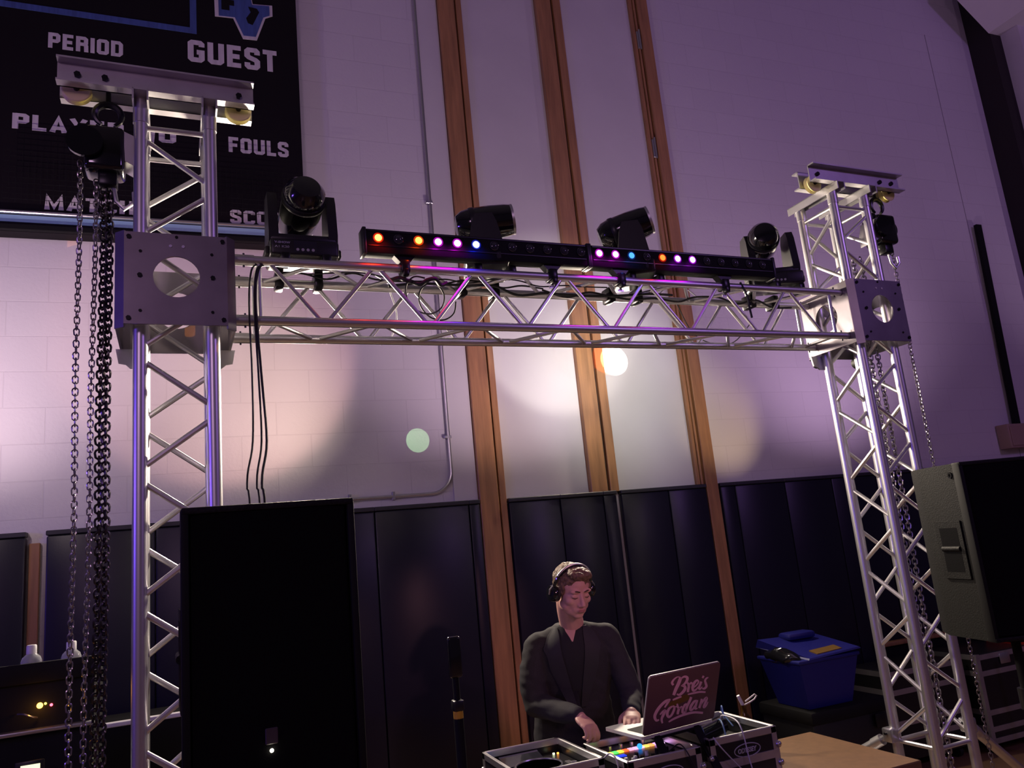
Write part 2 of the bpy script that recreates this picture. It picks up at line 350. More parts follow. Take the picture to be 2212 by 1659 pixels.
for a, b, l in [(1.862, 2.232, 'first to the right of the oak post, left of the performer'), (2.232, 2.56, 'directly above and behind the performer'), (2.56, 2.665, 'narrow, left of the middle gap'), (2.70, 3.085, 'right of the middle gap, behind the laptop'), (3.085, 3.41, 'touching the left side of the right oak post')]:
    pad(a, b, 2.055, 'navy vinyl wall pad '+l)
x = 3.53
for i, l in enumerate(['narrow black one right of the right oak post', 'above the blue bin, left one', 'above the blue bin, right one', 'behind the left edge of the right tower', 'behind the middle of the right tower', 'behind the right edge of the right tower', 'left behind the side loudspeaker', 'behind the side loudspeaker', 'right behind the side loudspeaker', 'at the right edge']):
    wd = .13 if i == 0 else .46; pad(x, x+wd, 2.055, 'navy vinyl wall pad '+l); x += wd
solo('wood_strip', MB().rbox((-.85, WY-.03, .1), (-.80, WY-.002, 2.0), .003, 1), 'wood', 'thin reddish brown wooden strip between two wall pads at the left', 'strip', (-.82, WY, .1))
# conduit
t = thing('conduit', 'thin grey painted conduit running down the wall and bending left above the pads', 'pipe', (1.5, WY-.02, 2.1))
pts = [(1.497, WY-.02, 7.4), (1.497, WY-.02, 2.26)]+[(1.497-.14+.14*cos(a), WY-.02, 2.26-.14*sin(a)) for a in [i*pi/16 for i in range(1, 9)]]+[(.3, WY-.02, 2.115)]
part(t, 'pipe', MB().tube(pts, .011, 8), 'steel')
for z in (6.2, 4.12, 2.47): part(t, 'strap', MB().rbox((1.465, WY-.03, z), (1.515, WY-.001, z+.02), .003, 1), 'steel')
for x in (.83, 1.1): part(t, 'strap', MB().rbox((x, WY-.03, 2.095), (x+.02, WY-.001, 2.15), .003, 1), 'steel')
# door hardware on the right panels
for i, z in enumerate((5.72, 4.74)):
    t = thing('hinge', ['grey steel hinge high on the right oak post', 'grey steel hinge on the right oak post level with the truss head'][i], 'hinge', (3.38, WY-.04, z))
    part(t, 'plate', MB().rbox((3.378, WY-.045, z-.08), (3.40, WY-.02, z+.08), .004, 1), 'steel')
    part(t, 'pin', MB().cyl((3.398, WY-.05, z-.09), (3.398, WY-.05, z+.09), .008, 10), 'steel')
# leaning dark bar and electrical box at the right
solo('black_bar', MB().hexa([(6.79, WY-.06, 2.27), (6.86, WY-.06, 2.27), (6.86, WY-.03, 2.27), (6.79, WY-.03, 2.27), (6.885, WY-.06, 4.32), (6.955, WY-.06, 4.32), (6.955, WY-.03, 4.32), (6.885, WY-.03, 4.32)]), 'matte', 'long black bar leaning on the purple wall at the right above a beige box', 'bar', (6.82, WY-.04, 2.27))
t = thing('electrical_box', 'beige metal electrical box on the wall at the right edge', 'box', (6.8, WY, 2.28))
part(t, 'box', MB().rbox((6.60, WY-.12, 2.17), (6.95, WY-.005, 2.385), .008), 'beige')
part(t, 'cover', MB().rbox((6.62, WY-.128, 2.19), (6.93, WY-.12, 2.365), .003, 1), 'beige')

# ------------------------------------------------------------------ scoreboard
BY = WY-.10
k = BY/WY
def bx(x): return x*k
def bz(z): return CAM_Z+(z-CAM_Z)*k
t = thing('scoreboard', 'large black gym scoreboard with white words hung high on the left wall', 'scoreboard', (-.8, WY, 3.7))
part(t, 'cabinet', MB().box((-2.6, BY, bz(3.765)), (bx(.645), WY-.003, 6.3)), 'board')
part(t, 'blue_trim', MB().box((-2.6, BY-.006, bz(3.822)), (bx(.62), BY, bz(3.864))), 'bluetape', 'light blue strip along the lower edge')
part(t, 'edge_rail', MB().rbox((-2.6, BY-.03, bz(3.868)), (bx(.64), BY-.001, bz(3.885)), .004, 1), 'steel')
part(t, 'bottom_rail', MB().rbox((-2.6, BY-.03, bz(3.765)), (bx(.645), BY-.001, bz(3.80)), .004, 1), 'matte')
for s_, x0, x1, z0, z1, bo in [('PERIOD', -.836, -.428, 4.97, 5.074, .006), ('GUEST', -.05, .504, 5.003, 5.16, .008), ('PLAYER', -1.006, -.42, 4.408, 4.508, .006), ('NO', -.34, -.125, 4.408, 4.508, .006), ('FOULS', .186, .557, 4.385, 4.49, .006), ('MATCH', -.83, -.36, 3.91, 3.998, .005), ('SCORE', .186, .572, 3.895, 3.985, .005)]:
    part(t, 'lettering', sign_text(s_, bx(x0), bx(x1), bz(z0), bz(z1), BY-.002), 'ink', 'white word '+s_)
fr = MB(); y0, y1 = BY-.004, BY
fr.box((bx(-2.0), y0, bz(5.209)), (bx(.004), y1, bz(5.25))); fr.box((bx(-.036), y0, bz(5.25)), (bx(.004), y1, 6.2)); fr.box((bx(-2.0), y0, bz(5.25)), (bx(-1.96), y1, 6.2)); fr.box((bx(-2.0), y0, 6.16), (bx(.004), y1, 6.2))
part(t, 'blue_frame', fr, 'blueink', 'blue border of the clock window')
V = [(.114, 5.62), (.118, 5.363), (.232, 5.369), (.292, 5.222), (.380, 5.226), (.440, 5.405), (.487, 5.43), (.487, 5.512), (.36, 5.50), (.34, 5.62)]
def inset(poly, f):
    cx = sum(p[0] for p in poly)/len(poly); cz = sum(p[1] for p in poly)/len(poly); return [(cx+(a-cx)*f, cz+(b-cz)*f) for a, b in poly]
em = part(t, 'emblem', MB().prism([(bx(a), bz(b)) for a, b in V], BY-.004, BY), 'ink', 'white outlined blue interlocked letter emblem above GUEST')
part(em, 'emblem_fill', MB().prism([(bx(a), bz(b)) for a, b in inset(V, .88)], BY-.007, BY-.004), 'blueink')
part(em, 'emblem_notch', MB().prism([(bx(a), bz(b)) for a, b in [(.325, 5.345), (.355, 5.335), (.40, 5.44), (.385, 5.465), (.33, 5.47), (.345, 5.43), (.315, 5.38)]], BY-.009, BY-.007), 'board')
part(em, 'emblem_notch', MB().prism([(bx(a), bz(b)) for a, b in [(.16, 5.42), (.21, 5.42), (.21, 5.46), (.24, 5.46), (.24, 5.5), (.16, 5.5)]], BY-.009, BY-.007), 'board')
g = MB()
for i in range(10): g.tube([(-1.0, BY-.10, bz(3.92)+i*.032), (bx(.60), BY-.10, bz(3.92)+i*.032)], .0016, 4)
for i in range(52): g.tube([(-1.0+i*.0305, BY-.10, bz(3.90)), (-1.0+i*.0305, BY-.10, bz(3.92)+.29)], .0013, 4)
part(t, 'wire_guard', g, 'iron', 'thin metal wire netting in front of the lower words')

# ------------------------------------------------------------------ truss towers
TX = [0., 3.472]; CC = .24; BZ = 2.668
def tower(x0, zb, fl0, lab):
    t = thing('truss_tower', lab, 'truss tower', (x0+.12, .12, 0), 't', 'square aluminium truss towers')
    C = {'a': (x0, 0), 'b': (x0+CC, 0), 'c': (x0+CC, CC), 'd': (x0, CC)}
    for q in C.values(): part(t, 'chord', MB().cyl((*q, .05), (*q, 3.53), .025, 20), 'alu')
    def face(p, q, ph):
        z = ph; k_ = 0
        P0, Q0 = Vector((*C[p], 0)), Vector((*C[q], 0)); d = (Q0-P0).normalized()
        while z > zb: z -= .43
        while z < 3.42:
            for a, b, s0, s1 in ((P0, Q0, z, z+.215), (Q0, P0, z+.215, z+.43)):
                z0_, z1_ = s0+.033, s1-.033
                if z0_ < zb or z1_ > 3.44: continue
                dd = (b-a).normalized()
                part(t, 'brace', MB().cyl(a+dd*.018+Vector((0, 0, z0_)), b-dd*.018+Vector((0, 0, z1_)), .0105, 10), 'alu')
            z += .43
    face('a', 'b', fl0); face('b', 'c', fl0); face('c', 'd', fl0); face('d', 'a', fl0)
    for z in (3.415, .60):
        for p, q in ('ab', 'bc', 'cd', 'da'): part(t, 'rung', MB().cyl((*C[p], z), (*C[q], z), .0105, 10), 'alu')
    for q in C.values(): part(t, 'collar', MB().cyl((*q, 3.43), (*q, 3.50), .0275, 20), 'alu2')
    part(t, 'base_plate', MB().rbox((x0-.2, -.2, 0), (x0+.44, .44, .05), .01), 'alu2')
    return t
tower(TX[0], .62, 2.535, 'left aluminium truss tower beside the hanging chains, close to the camera')
tower(TX[1], .62, 1.898, 'right aluminium truss tower beside the side loudspeaker, farther away')

def sleeve(x0, lab):
    t = thing('sleeve_block', lab, 'sleeve block', (x0+.12, .12, BZ-.05), 't', 'truss sleeve blocks')
    z0, z1 = 2.622, 2.962; a, b = x0-.05, x0+.29; ya, yb = -.08, .32
    cx, cz = x0+.12, 2.80
    f = part(t, 'face_plate', MB().plate_hole(a, b, z0, z1, cx, cz, .077, ya, ya+.008), 'plate', 'front plate with round hole')
    part(t, 'face_plate', MB().plate_hole(a, b, z0, z1, cx, cz, .077, yb-.008, yb), 'plate')
    part(t, 'face_plate', MB().plate_hole(-.05, .29, z0, z1, .12, cz, .077, x0-.08, x0-.072, pl='yz'), 'plate')
    part(t, 'face_plate', MB().plate_hole(-.05, .29, z0, z1, .12, cz, .077, x0+.312, x0+.32, pl='yz'), 'alu2')
    for sx, sy in ((-1, -1), (1, -1), (1, 1), (-1, 1)):   # chamfered corner posts with a return flange
        X = lambda u: cx+sx*u; Y = lambda u: .12+sy*u
        part(t, 'corner_post', MB().prism([(X(.17), Y(.20)), (X(.20), Y(.17)), (X(.194), Y(.165)), (X(.165), Y(.194))], z0-.012, z1+.004, 'xy'), 'plate')
        ya_ = ya if sy < 0 else yb
        for z in (z0+.02, cz, z1-.02):
            for px in (.155, ) if z != cz else (.12, ):
                part(t, 'bolt', MB().cyl((X(px), ya_+.0 if sy < 0 else yb, z), (X(px), ya_+(-.007 if sy < 0 else .007), z), .0085, 6), 'iron')
    for dx, dz in ((-.02, .115), (.022, .115), (0, .15), (-.118, .09), (.118, .09), (-.118, -.13), (.118, -.13)):
        part(t, 'bolt', MB().cyl((cx+dx, ya-.0005, cz+dz), (cx+dx, ya-.003, cz+dz), .0055, 10), 'white' if abs(dx) < .03 and dz < .14 else 'iron')
    for sx in (-1, 1):    # roller brackets under the rear plate
        X = lambda u: cx+sx*u
        part(t, 'roller_bracket', MB().prism([(X(.125), z0), (X(.215), z0), (X(.205), z0-.055), (X(.18), z0-.06), (X(.165), z0-.075), (X(.125), z0-.075)], .26, .27), 'alu2')
        part(t, 'roller', MB().cyl((X(.15), .275, z0-.03), (X(.15), .30, z0-.03), .03, 16), 'rubber')
    return t
sleeve(TX[0], 'purple lit aluminium sleeve block with a round hole on the left tower')
sleeve(TX[1], 'grey aluminium sleeve block with a round hole on the right tower')

def head(x0, mir, lab):
    cx = x0+.12; X = (lambda u: cx-(u-.12)) if mir else (lambda u: cx+(u-.12))
    t = thing('tower_head', lab, 'tower head', (cx, .12, 3.53), 't', 'tower heads')
    def chan(yw, sgn, nm):
        xa, xb = sorted((X(-.275), X(.405))); z0, z1 = 3.535, 3.635; yo = yw+sgn*.045
        m_ = MB().box((xa, min(yw, yw+sgn*.006), z0), (xb, max(yw, yw+sgn*.006), z1))
        m_.box((xa, min(yw, yo), z0), (xb, max(yw, yo), z0+.007)); m_.box((xa, min(yw, yo), z1-.007), (xb, max(yw, yo), z1))
        c = part(t, 'channel', m_, 'alu2')
        for u in (-.21, -.12, .35):
            part(c, 'bolt', MB().cyl((X(u), yw+sgn*.004, 3.585), (X(u), yw+sgn*.018, 3.585), .012, 6), 'iron')
    chan(-.018, -1, 'front'); chan(.055, 1, 'rear')
    for u in (0, .24):
        m_ = MB(); xx = X(u); y0, y1 = -.075, .31
        m_.box((xx-.028, y0, 3.53), (xx+.028, y1, 3.535)); m_.box((xx-.028, y0, 3.49), (xx-.022, y1, 3.535)); m_.box((xx+.022, y0, 3.49), (xx+.028, y1, 3.535))
        part(t, 'cross_bar', m_, 'alu2')
    for u in (-.215, .35):
        s_ = part(t, 'sheave', MB().lathe([(.012, -.017), (.046, -.017), (.05, -.014), (.04, 0), (.05, .014), (.046, .017), (.012, .017)], (X(u), .0185, 3.545), (0, 1, 0), 28), 'nylon', 'yellow grooved pulley wheel')
        part(s_, 'axle', MB().cyl((X(u), -.02, 3.545), (X(u), .057, 3.545), .01, 10), 'iron')
    return t
head(TX[0], False, 'aluminium channel head with yellow pulleys on top of the left tower')
head(TX[1], True, 'aluminium channel head with yellow pulleys on top of the right tower')

# horizontal beam
def beam():
    t = thing('truss_beam', 'long horizontal aluminium box truss spanning the two towers', 'truss', (1.85, .12, BZ), 't')
    xa, xb = .322, 3.39; zt = BZ+CC; r = .0185
    for y, z in ((0, BZ), (0, zt), (CC, BZ), (CC, zt)): part(t, 'chord', MB().cyl((xa, y, z), (xb, y, z), r, 18), 'alu')
    xs = [.435+.2155*i for i in range(14)]   # lacing nodes
    br = lambda p, q: part(t, 'brace', MB().cyl(p, q, .0085, 10), 'alu')
    for i in range(13):
        x0, x1 = xs[i]+.02, xs[i+1]-.02; e = .013
        f = i % 2 == 0
        br((x0, 0, zt-e if f else BZ+e), (x1, 0, BZ+e if f else zt-e))
        br((x0, CC, BZ+e if f else zt-e), (x1, CC, zt-e if f else BZ+e))
        br((x0, e if f else CC-e, BZ), (x1, CC-e if f else e, BZ))
        if i < 13: br((x0, CC-e if f else e, zt), (x1, e if f else CC-e, zt))
    for x in (.41, 3.31):
        for p, q in (((x, 0, BZ), (x, 0, zt)), ((x, CC, BZ), (x, CC, zt)), ((x, 0, BZ), (x, CC, BZ)), ((x, 0, zt), (x, CC, zt))): br(p, q)
    for x in (xa, ):
        for y, z in ((0, BZ), (0, zt), (CC, BZ), (CC, zt)): part(t, 'coupler', MB().cyl((x, y, z), (x+.07, y, z), .0215, 16), 'alu2')
    for x in (.355, 3.35):
        for y, z in ((0, BZ), (0, zt), (CC, BZ), (CC, zt)): part(t, 'coupler_pin', MB().cyl((x, y, z-.028), (x, y, z+.028), .004, 8), 'iron')
beam()

# ------------------------------------------------------------------ chains and hoists
def link_path(cz, wd, ln, rad, rot, x, y):
    pts = []
    for i in range(10):
        a = 2*pi*i/10; px = cos(a)*wd/2; pz = sin(a)*wd/2+(ln-wd)/2*(1 if sin(a) >= 0 else -1)
        pts.append((x+px*cos(rot), y+px*sin(rot), cz+pz))
    return pts
def chain(name, lab, x, y, z1, z0, pitch, wd, rad, mt, x_end=None, y_end=None, sway=.002, group='hoist chains', grp_frame='t'):
    mb = MB(); n = int((z1-z0)/pitch); x_end = x if x_end is None else x_end; y_end = y if y_end is None else y_end
    for i in range(n):
        t_ = i/n; z = z1-i*pitch
        mb.tube(link_path(z, wd, pitch+2.4*rad, rad, (pi/2 if i % 2 else 0)+.35+.25*sin(i*.11), x+(x_end-x)*t_+sway*sin(i*.13), y+(y_end-y)*t_), rad, 5, True)
    return solo(name, mb, mt, lab, 'chain', (x, y, z0), grp_frame, group, 60)
HY = .05
chain('hand_chain', 'thin silver hoist chain, leftmost of the chains beside the left tower', -.203, HY, 3.27, .08, .0215, .018, .0026, 'chain')
chain('hand_chain', 'thin silver hoist chain hanging just left of the heavy chains at the left tower', -.150, HY, 3.20, .08, .0215, .017, .0026, 'chain', -.168)
chain('load_chain', 'heavy dark chain nearest the left tower, doubled beside another', -.106, HY, 3.18, .08, .0235, .026, .0042, 'darkchain', -.112)
chain('load_chain', 'heavy dark chain, the left one of the doubled pair at the left tower', -.126, HY+.02, 3.18, .08, .0235, .026, .0042, 'darkchain', -.135)
RX = 3.472
chain('hand_chain', 'thin silver chain hanging free to the right of the right tower', RX+.455, .06, 3.30, .08, .0215, .018, .0026, 'chain', RX+.42)
chain('load_chain', 'silver load chain inside the right tower, left strand', RX+.262, .17, 3.18, .08, .0235, .024, .004, 'chain', RX+.215)
chain('load_chain', 'silver load chain inside the right tower, right strand', RX+.30, .15, 3.18, .08, .0235, .024, .004, 'chain', RX+.235)
def hoist(x, y, z, sgn, lab):
    t = thing('chain_hoist', lab, 'hoist', (x, y, z-.42), 't', 'black chain hoists')
    ring = [(x+.045*cos(a)*1.0, y, z-.055+.045*sin(a)) for a in [radians(d) for d in range(-60, 241, 15)]]
    part(t, 'top_hook', MB().tube([(x, y, z+.04), (x, y, z-.008)], .009, 8).tube(ring, [.008+.006*sin(pi*i/(len(ring)-1)) for i in range(len(ring))], 8), 'iron')
    part(t, 'gear_case', MB().rbox((x-.075, y-.06, z-.30), (x+.06, y+.07, z-.125), .02, 3), 'gloss')
    part(t, 'motor_housing', MB().lathe([(.03, 0), (.055, .006), (.062, .02), (.062, .12), (.05, .14), (.02, .145)], (x-sgn*.02, y+.09, z-.21), (0, -1, 0), 24), 'gloss')
    part(t, 'side_cover', MB().prism([(x+sgn*.055, z-.14), (x+sgn*.10, z-.16), (x+sgn*.135, z-.25), (x+sgn*.13, z-.30), (x+sgn*.06, z-.26)], y-.05, y+.05), 'alu2')
    part(t, 'chain_guide', MB().rbox((x-.10, y-.03, z-.16), (x-.055, y+.03, z-.11), .008), 'iron')
    part(t, 'chain_guide', MB().rbox((x-.03, y-.03, z-.35), (x+.035, y+.03, z-.295), .008), 'iron')
    lh = MB().tube([(x+.02, y, z-.34), (x+.03, y, z-.40), (x+.055, y, z-.43), (x+.09, y, z-.40), (x+.088, y, z-.36)], .008, 8)
    part(t, 'lower_hook', lh, 'steel')
    part(t, 'rope_wheel', MB().cyl((x-.07, y-.085, z-.21), (x-.07, y-.07, z-.21), .06, 24), 'gloss')
hoist(-.113, .045, 3.53, 1, 'black chain hoist hanging under the left tower head')
hoist(RX+.40, .055, 3.53, -1, 'black chain hoist hanging under the right tower head')

# ------------------------------------------------------------------ LED bars on the front chord
LEDM = {'R': ((1, .16, .02), 14, (1, .02, .0)), 'O': ((1, .22, .02), 9, (.9, .06, .0)), 'M': ((1, .25, 1), 9, (.55, 0, .62)), 'V': ((.75, .3, 1), 9, (.4, 0, .75)), 'B': ((.35, .45, 1), 9, (0, .01, .5)), 'b': ((.05, .25, 1), 2.2, (0, .02, .12)), 'r': ((1, .08, .01), 5, (.5, .01, 0))}
MC = {k_: emis('led_core_'+'rombvxyz'[i], v[0], v[1]) for i, (k_, v) in enumerate(LEDM.items())}
MR = {k_: mat('led_rim_'+'rombvxyz'[i], (.02, .02, .02), .3, emit=v[2], estr=.55) for i, (k_, v) in enumerate(LEDM.items())}
def led_bar(x0, x1, xf, pitch, pat, brk, lab):
    t = thing('led_bar', lab, 'led light bar', ((x0+x1)/2, 0, 2.93), 't', 'black led bars')
    z0, z1 = 2.957, 3.062; ya, yb = -.035, .03
    part(t, 'housing', MB().rbox((x0, ya, z0), (x1, yb, z1), .006, 2), 'matte')
    part(t, 'front_trim', MB().box((x0+.01, ya-.003, z1-.012), (x1-.01, ya, z1-.006)).box((x0+.01, ya-.003, z0+.03), (x1-.01, ya, z0+.034)), 'black')
    part(t, 'end_cap', MB().rbox((x0-.012, ya-.004, z0-.004), (x0+.004, yb+.004, z1+.006), .004), 'black')
    part(t, 'end_cap', MB().rbox((x1-.004, ya-.004, z0-.004), (x1+.012, yb+.004, z1+.006), .004), 'black')
    for i, c in enumerate(pat):
        X_ = xf+pitch*i; Z_ = 3.022
        rim = part(t, 'led_lens', MB().lathe([(.021, 0), (.022, .003), (.019, .006), (.016, .004)], (X_, ya-.0005, Z_), (0, -1, 0), 20), MR[c] if c in MR else 'lensoff', ('lit ' + {'R': 'red', 'O': 'orange', 'M': 'magenta', 'V': 'violet', 'B': 'blue', 'b': 'dim blue', 'r': 'dim red'}[c]+' lens') if c in MR else None)
        part(rim, 'emitter', MB().lathe([(.001, .009), (.008, .0085), (.0145, .005), (.0145, .002)], (X_, ya-.0005, Z_), (0, -1, 0), 20), MC[c] if c in MC else 'lensoff')
        if c in LEDM:
            d = bpy.data.lights.new('led_glow', 'SPOT'); d.spot_size = radians(120); d.spot_blend = .8; d.energy = .12 if c in 'br' else .40; d.color = tuple(max(.0, q) for q in LEDM[c][2]); mx = max(d.color); d.color = tuple(q/mx for q in d.color); d.shadow_soft_size = .012
            lo = bpy.data.objects.new('led_glow', d); COL.objects.link(lo); lo.location = tr(X_, ya-.045, Z_-.0); lo.rotation_euler = Vector((0, .6, -1)).to_track_quat('-Z', 'Y').to_euler()
    for xb_ in brk:
        b = MB()
        b.prism([(xb_-.045, 2.957), (xb_+.045, 2.957), (xb_+.02, 2.93), (xb_-.02, 2.93)], -.02, .02)
        b.rbox((xb_-.02, -.03, 2.885), (xb_+.02, .03, 2.94), .008); b.rbox((xb_-.012, -.034, 2.87), (xb_+.012, .0, 2.90), .004)
        bk = part(t, 'clamp', b, 'iron')
        part(bk, 'wing_bolt', MB().cyl((xb_, -.0, 2.89), (xb_, .0, 2.86), .006, 8).box((xb_-.016, -.003, 2.855), (xb_+.016, .003, 2.865)), 'steel')
led_bar(.822, 1.845, .874, .0851, 'R.OMMB......', (.985, 1.665), 'black led bar with lit red, orange, magenta and blue lenses, left one on the truss')
led_bar(1.862, 2.93, 1.905, .0866, 'MMb.rVV.....', (2.02, 2.62), 'black led bar with lit magenta, red and violet lenses, right one on the truss')

# ------------------------------------------------------------------ moving heads
def moving_head(lab, c, axis, yoke, zb, base_x, tx=False, R=.080, low=False):
    c = Vector(c); ax = Vector(axis).normalized(); t = thing('moving_head', lab, 'moving light', (base_x, .12, 2.93), 't', 'black moving head lights')
    L_ = .25
    part(t, 'lamp_housing', MB().lathe([(.02, -.135), (.055, -.128), (R*.92, -.10), (R, -.06), (R, .03), (R*.93, .10), (R*.86, .125), (R*.80, .128)], c, ax, 36), 'gloss')
    part(t, 'lens_ring', MB().lathe([(R*.86, .118), (R*.88, .134), (R*.74, .136), (R*.72, .124)], c, ax, 36), 'alu2', 'bright lens ring')
    part(t, 'lens', MB().lathe([(.001, .131), (R*.45, .130), (R*.74, .124), (R*.74, .118)], c, ax, 36), 'lens')
    part(t, 'rear_band', MB().lathe([(R+.001, -.066), (R+.003, -.06), (R+.003, -.045), (R+.001, -.04)], c, ax, 36), 'black')
    y = Vector((yoke[0], yoke[1], 0)).normalized(); n = Vector((-y.y, y.x, 0)); by = Vector((c.x, c.y, 0))
    bxy = Vector((base_x, .12, 0))
    def fr(mb): # frame: local x along yoke axis, y along n
        return mb.xf(Matrix((( y.x, n.x, 0, bxy.x), (y.y, n.y, 0, bxy.y), (0, 0, 1, 0), (0, 0, 0, 1))))
    w_ = R+.012
    top = c.z-.025 if low else c.z+.02
    arm = [(-.065, zb+.062), (.065, zb+.062), (.075, zb+.10), (.055, top-.02), (.038, top+.02), (-.038, top+.02), (-.055, top-.02), (-.075, zb+.10)]
    for s_ in (-1, 1):
        xa, xb = sorted((s_*w_, s_*(w_+.038)))
        part(t, 'yoke_arm', fr(MB().prism(arm, xa, xb, 'yz')), 'black')
    part(t, 'yoke_bridge', fr(MB().rbox((-w_-.038, -.07, zb+.062), (w_+.038, .07, zb+.10), .012)), 'black')
    base = part(t, 'base', fr(MB().rbox((-.135, -.095, zb-.005), (.135, .095, zb+.066), .012, 3)), 'black')
    part(base, 'handle', fr(MB().rbox((-.150, -.06, zb+.01), (-.132, .06, zb+.045), .006)), 'rubber'); part(base, 'handle', fr(MB().rbox((.132, -.06, zb+.01), (.150, .06, zb+.045), .006)), 'rubber')
    part(base, 'control_panel', fr(MB().box((-.045, -.0965, zb+.008), (.045, -.0945, zb+.058))), 'lensoff')
    for i in range(4): part(base, 'button', fr(MB().cyl((-.03+.02*i, -.0965, zb+.02), (-.03+.02*i, -.0985, zb+.02), .006, 12)), 'tape')
    for sx in (-1, 1):
        P_ = Vector((base_x+sx*.08, 0, 0))
        part(t, 'clamp', MB().rbox((P_.x-.018, .20, 2.88), (P_.x+.018, .28, zb+.0), .008), 'iron'); part(t, 'clamp', MB().rbox((P_.x-.018, .0, 2.91), (P_.x+.018, .08, zb+.0), .006), 'iron')
    if tx:
        part(base, 'lettering', fr(text_fit('V-SHOW', -.118, -.058, zb+.043, zb+.052, -.0955, .0004, .02)), 'tape')
        part(base, 'lettering', fr(text_fit('A1 K20', -.118, -.062, zb+.025, zb+.034, -.0955, .0002, .02)), 'tape')
    return t
moving_head('black moving head light at the left end of the truss, round back toward the camera', (.597, .12, 3.20), (-.06, .95, -.30), (1, .0), 2.955, .592, tx=True, R=.086)
moving_head('black moving head light above the left led bar, tilted to the right', (1.415, .12, 3.195), (.93, -.33, .10), (.3, .95), 2.955, 1.40, low=True)
moving_head('black moving head light above the right led bar with its lens ring showing', (2.165, .12, 3.225), (.80, -.55, .24), (.45, .9), 2.955, 2.18, low=True)
moving_head('black moving head light at the right end of the truss, turned away', (3.03, .12, 3.215), (.5, .75, -.1), (.9, -.4), 2.955, 3.06)

# ------------------------------------------------------------------ cables
def cable(lab, pts, r=.004, mt='rubber', frame='t', name='cable', group=None, k_=6):
    sp = spline(pts, k_); return solo(name, MB().tube(sp, r, 6), mt, lab, 'cable', pts[0], frame, group, 60)
random.seed(3)
def wob(x0, x1, y, z, amp, n=12):
    return [(x0+(x1-x0)*i/n, y+random.uniform(-.02, .02), z+random.uniform(-amp, amp)) for i in range(n+1)]
cable('black power cable lying along the rear of the truss, left half', wob(.5, 1.7, .17, 2.925, .015))
cable('black cable bundled along the inside of the truss under the middle lights', wob(.95, 2.4, .12, 2.88, .02), .006)
cable('black cable sagging inside the truss toward the right end', wob(1.7, 3.2, .16, 2.89, .02), .005)
cable('thin black cable along the inside of the truss near the left led bar', wob(.6, 2.0, .08, 2.90, .012), .003)
loop = [(1.03+.07*cos(a)+.01*i, -.02+.01*i, 2.80+.075*sin(a)) for i, a in enumerate([radians(d) for d in range(60, 760, 45)])]
cable('coiled black cable loop hanging from the truss under the left led bar', loop, .0035)
cable('black cable tie bundle clamped inside the truss above the coiled loop', wob(.93, 1.17, .0, 2.86, .015, 8), .009)
cable('pale thin cable arching over the truss right of the left moving head', [(.70, .24, 2.93), (.80, .26, 2.985), (.90, .24, 2.975), (.98, .24, 2.93)], .003, 'wirew')
cable('pale thin cable hanging in a curve behind the truss below the left led bar', [(.99, .26, 2.90), (1.02, .28, 2.80), (.99, .28, 2.70), (.94, .28, 2.66)], .0035, 'wirew')
cable('thin pale cable arching above the truss between the clamps of the right led bar', [(2.38, .24, 2.92), (2.46, .24, 2.98), (2.56, .24, 2.985), (2.66, .24, 2.92)], .003, 'wirew')
cable('thin dark cable sagging below the right end of the truss', [(2.52, .26, 2.90), (2.60, .27, 2.75), (2.72, .27, 2.69), (2.86, .27, 2.70), (2.98, .26, 2.80)], .003)
cable('short black plug cable hanging at the right part of the truss', [(2.72, -.01, 2.93), (2.73, -.03, 2.86), (2.735, -.03, 2.80), (2.74, -.03, 2.74)], .006)
for i, (dx, e, l) in enumerate([(0, .352, 'leftmost strand'), (.018, .385, 'middle strand'), (.024, .402, 'rightmost strand')]):
    cable('black cable dropping from the truss left end to the floor, '+l, [(.41+dx, .02, 2.90), (.378+dx, -.05, 2.85), (.366+dx, -.05, 2.72), (.37+dx+.004*i, -.05, 2.45), (.365+dx+.012*i, -.06, 2.2), (e-.01, -.06, 2.05), (e, -.07, 1.8), (e, -.08, .05)], .0045 if i == 2 else .0036, group='drop cables')

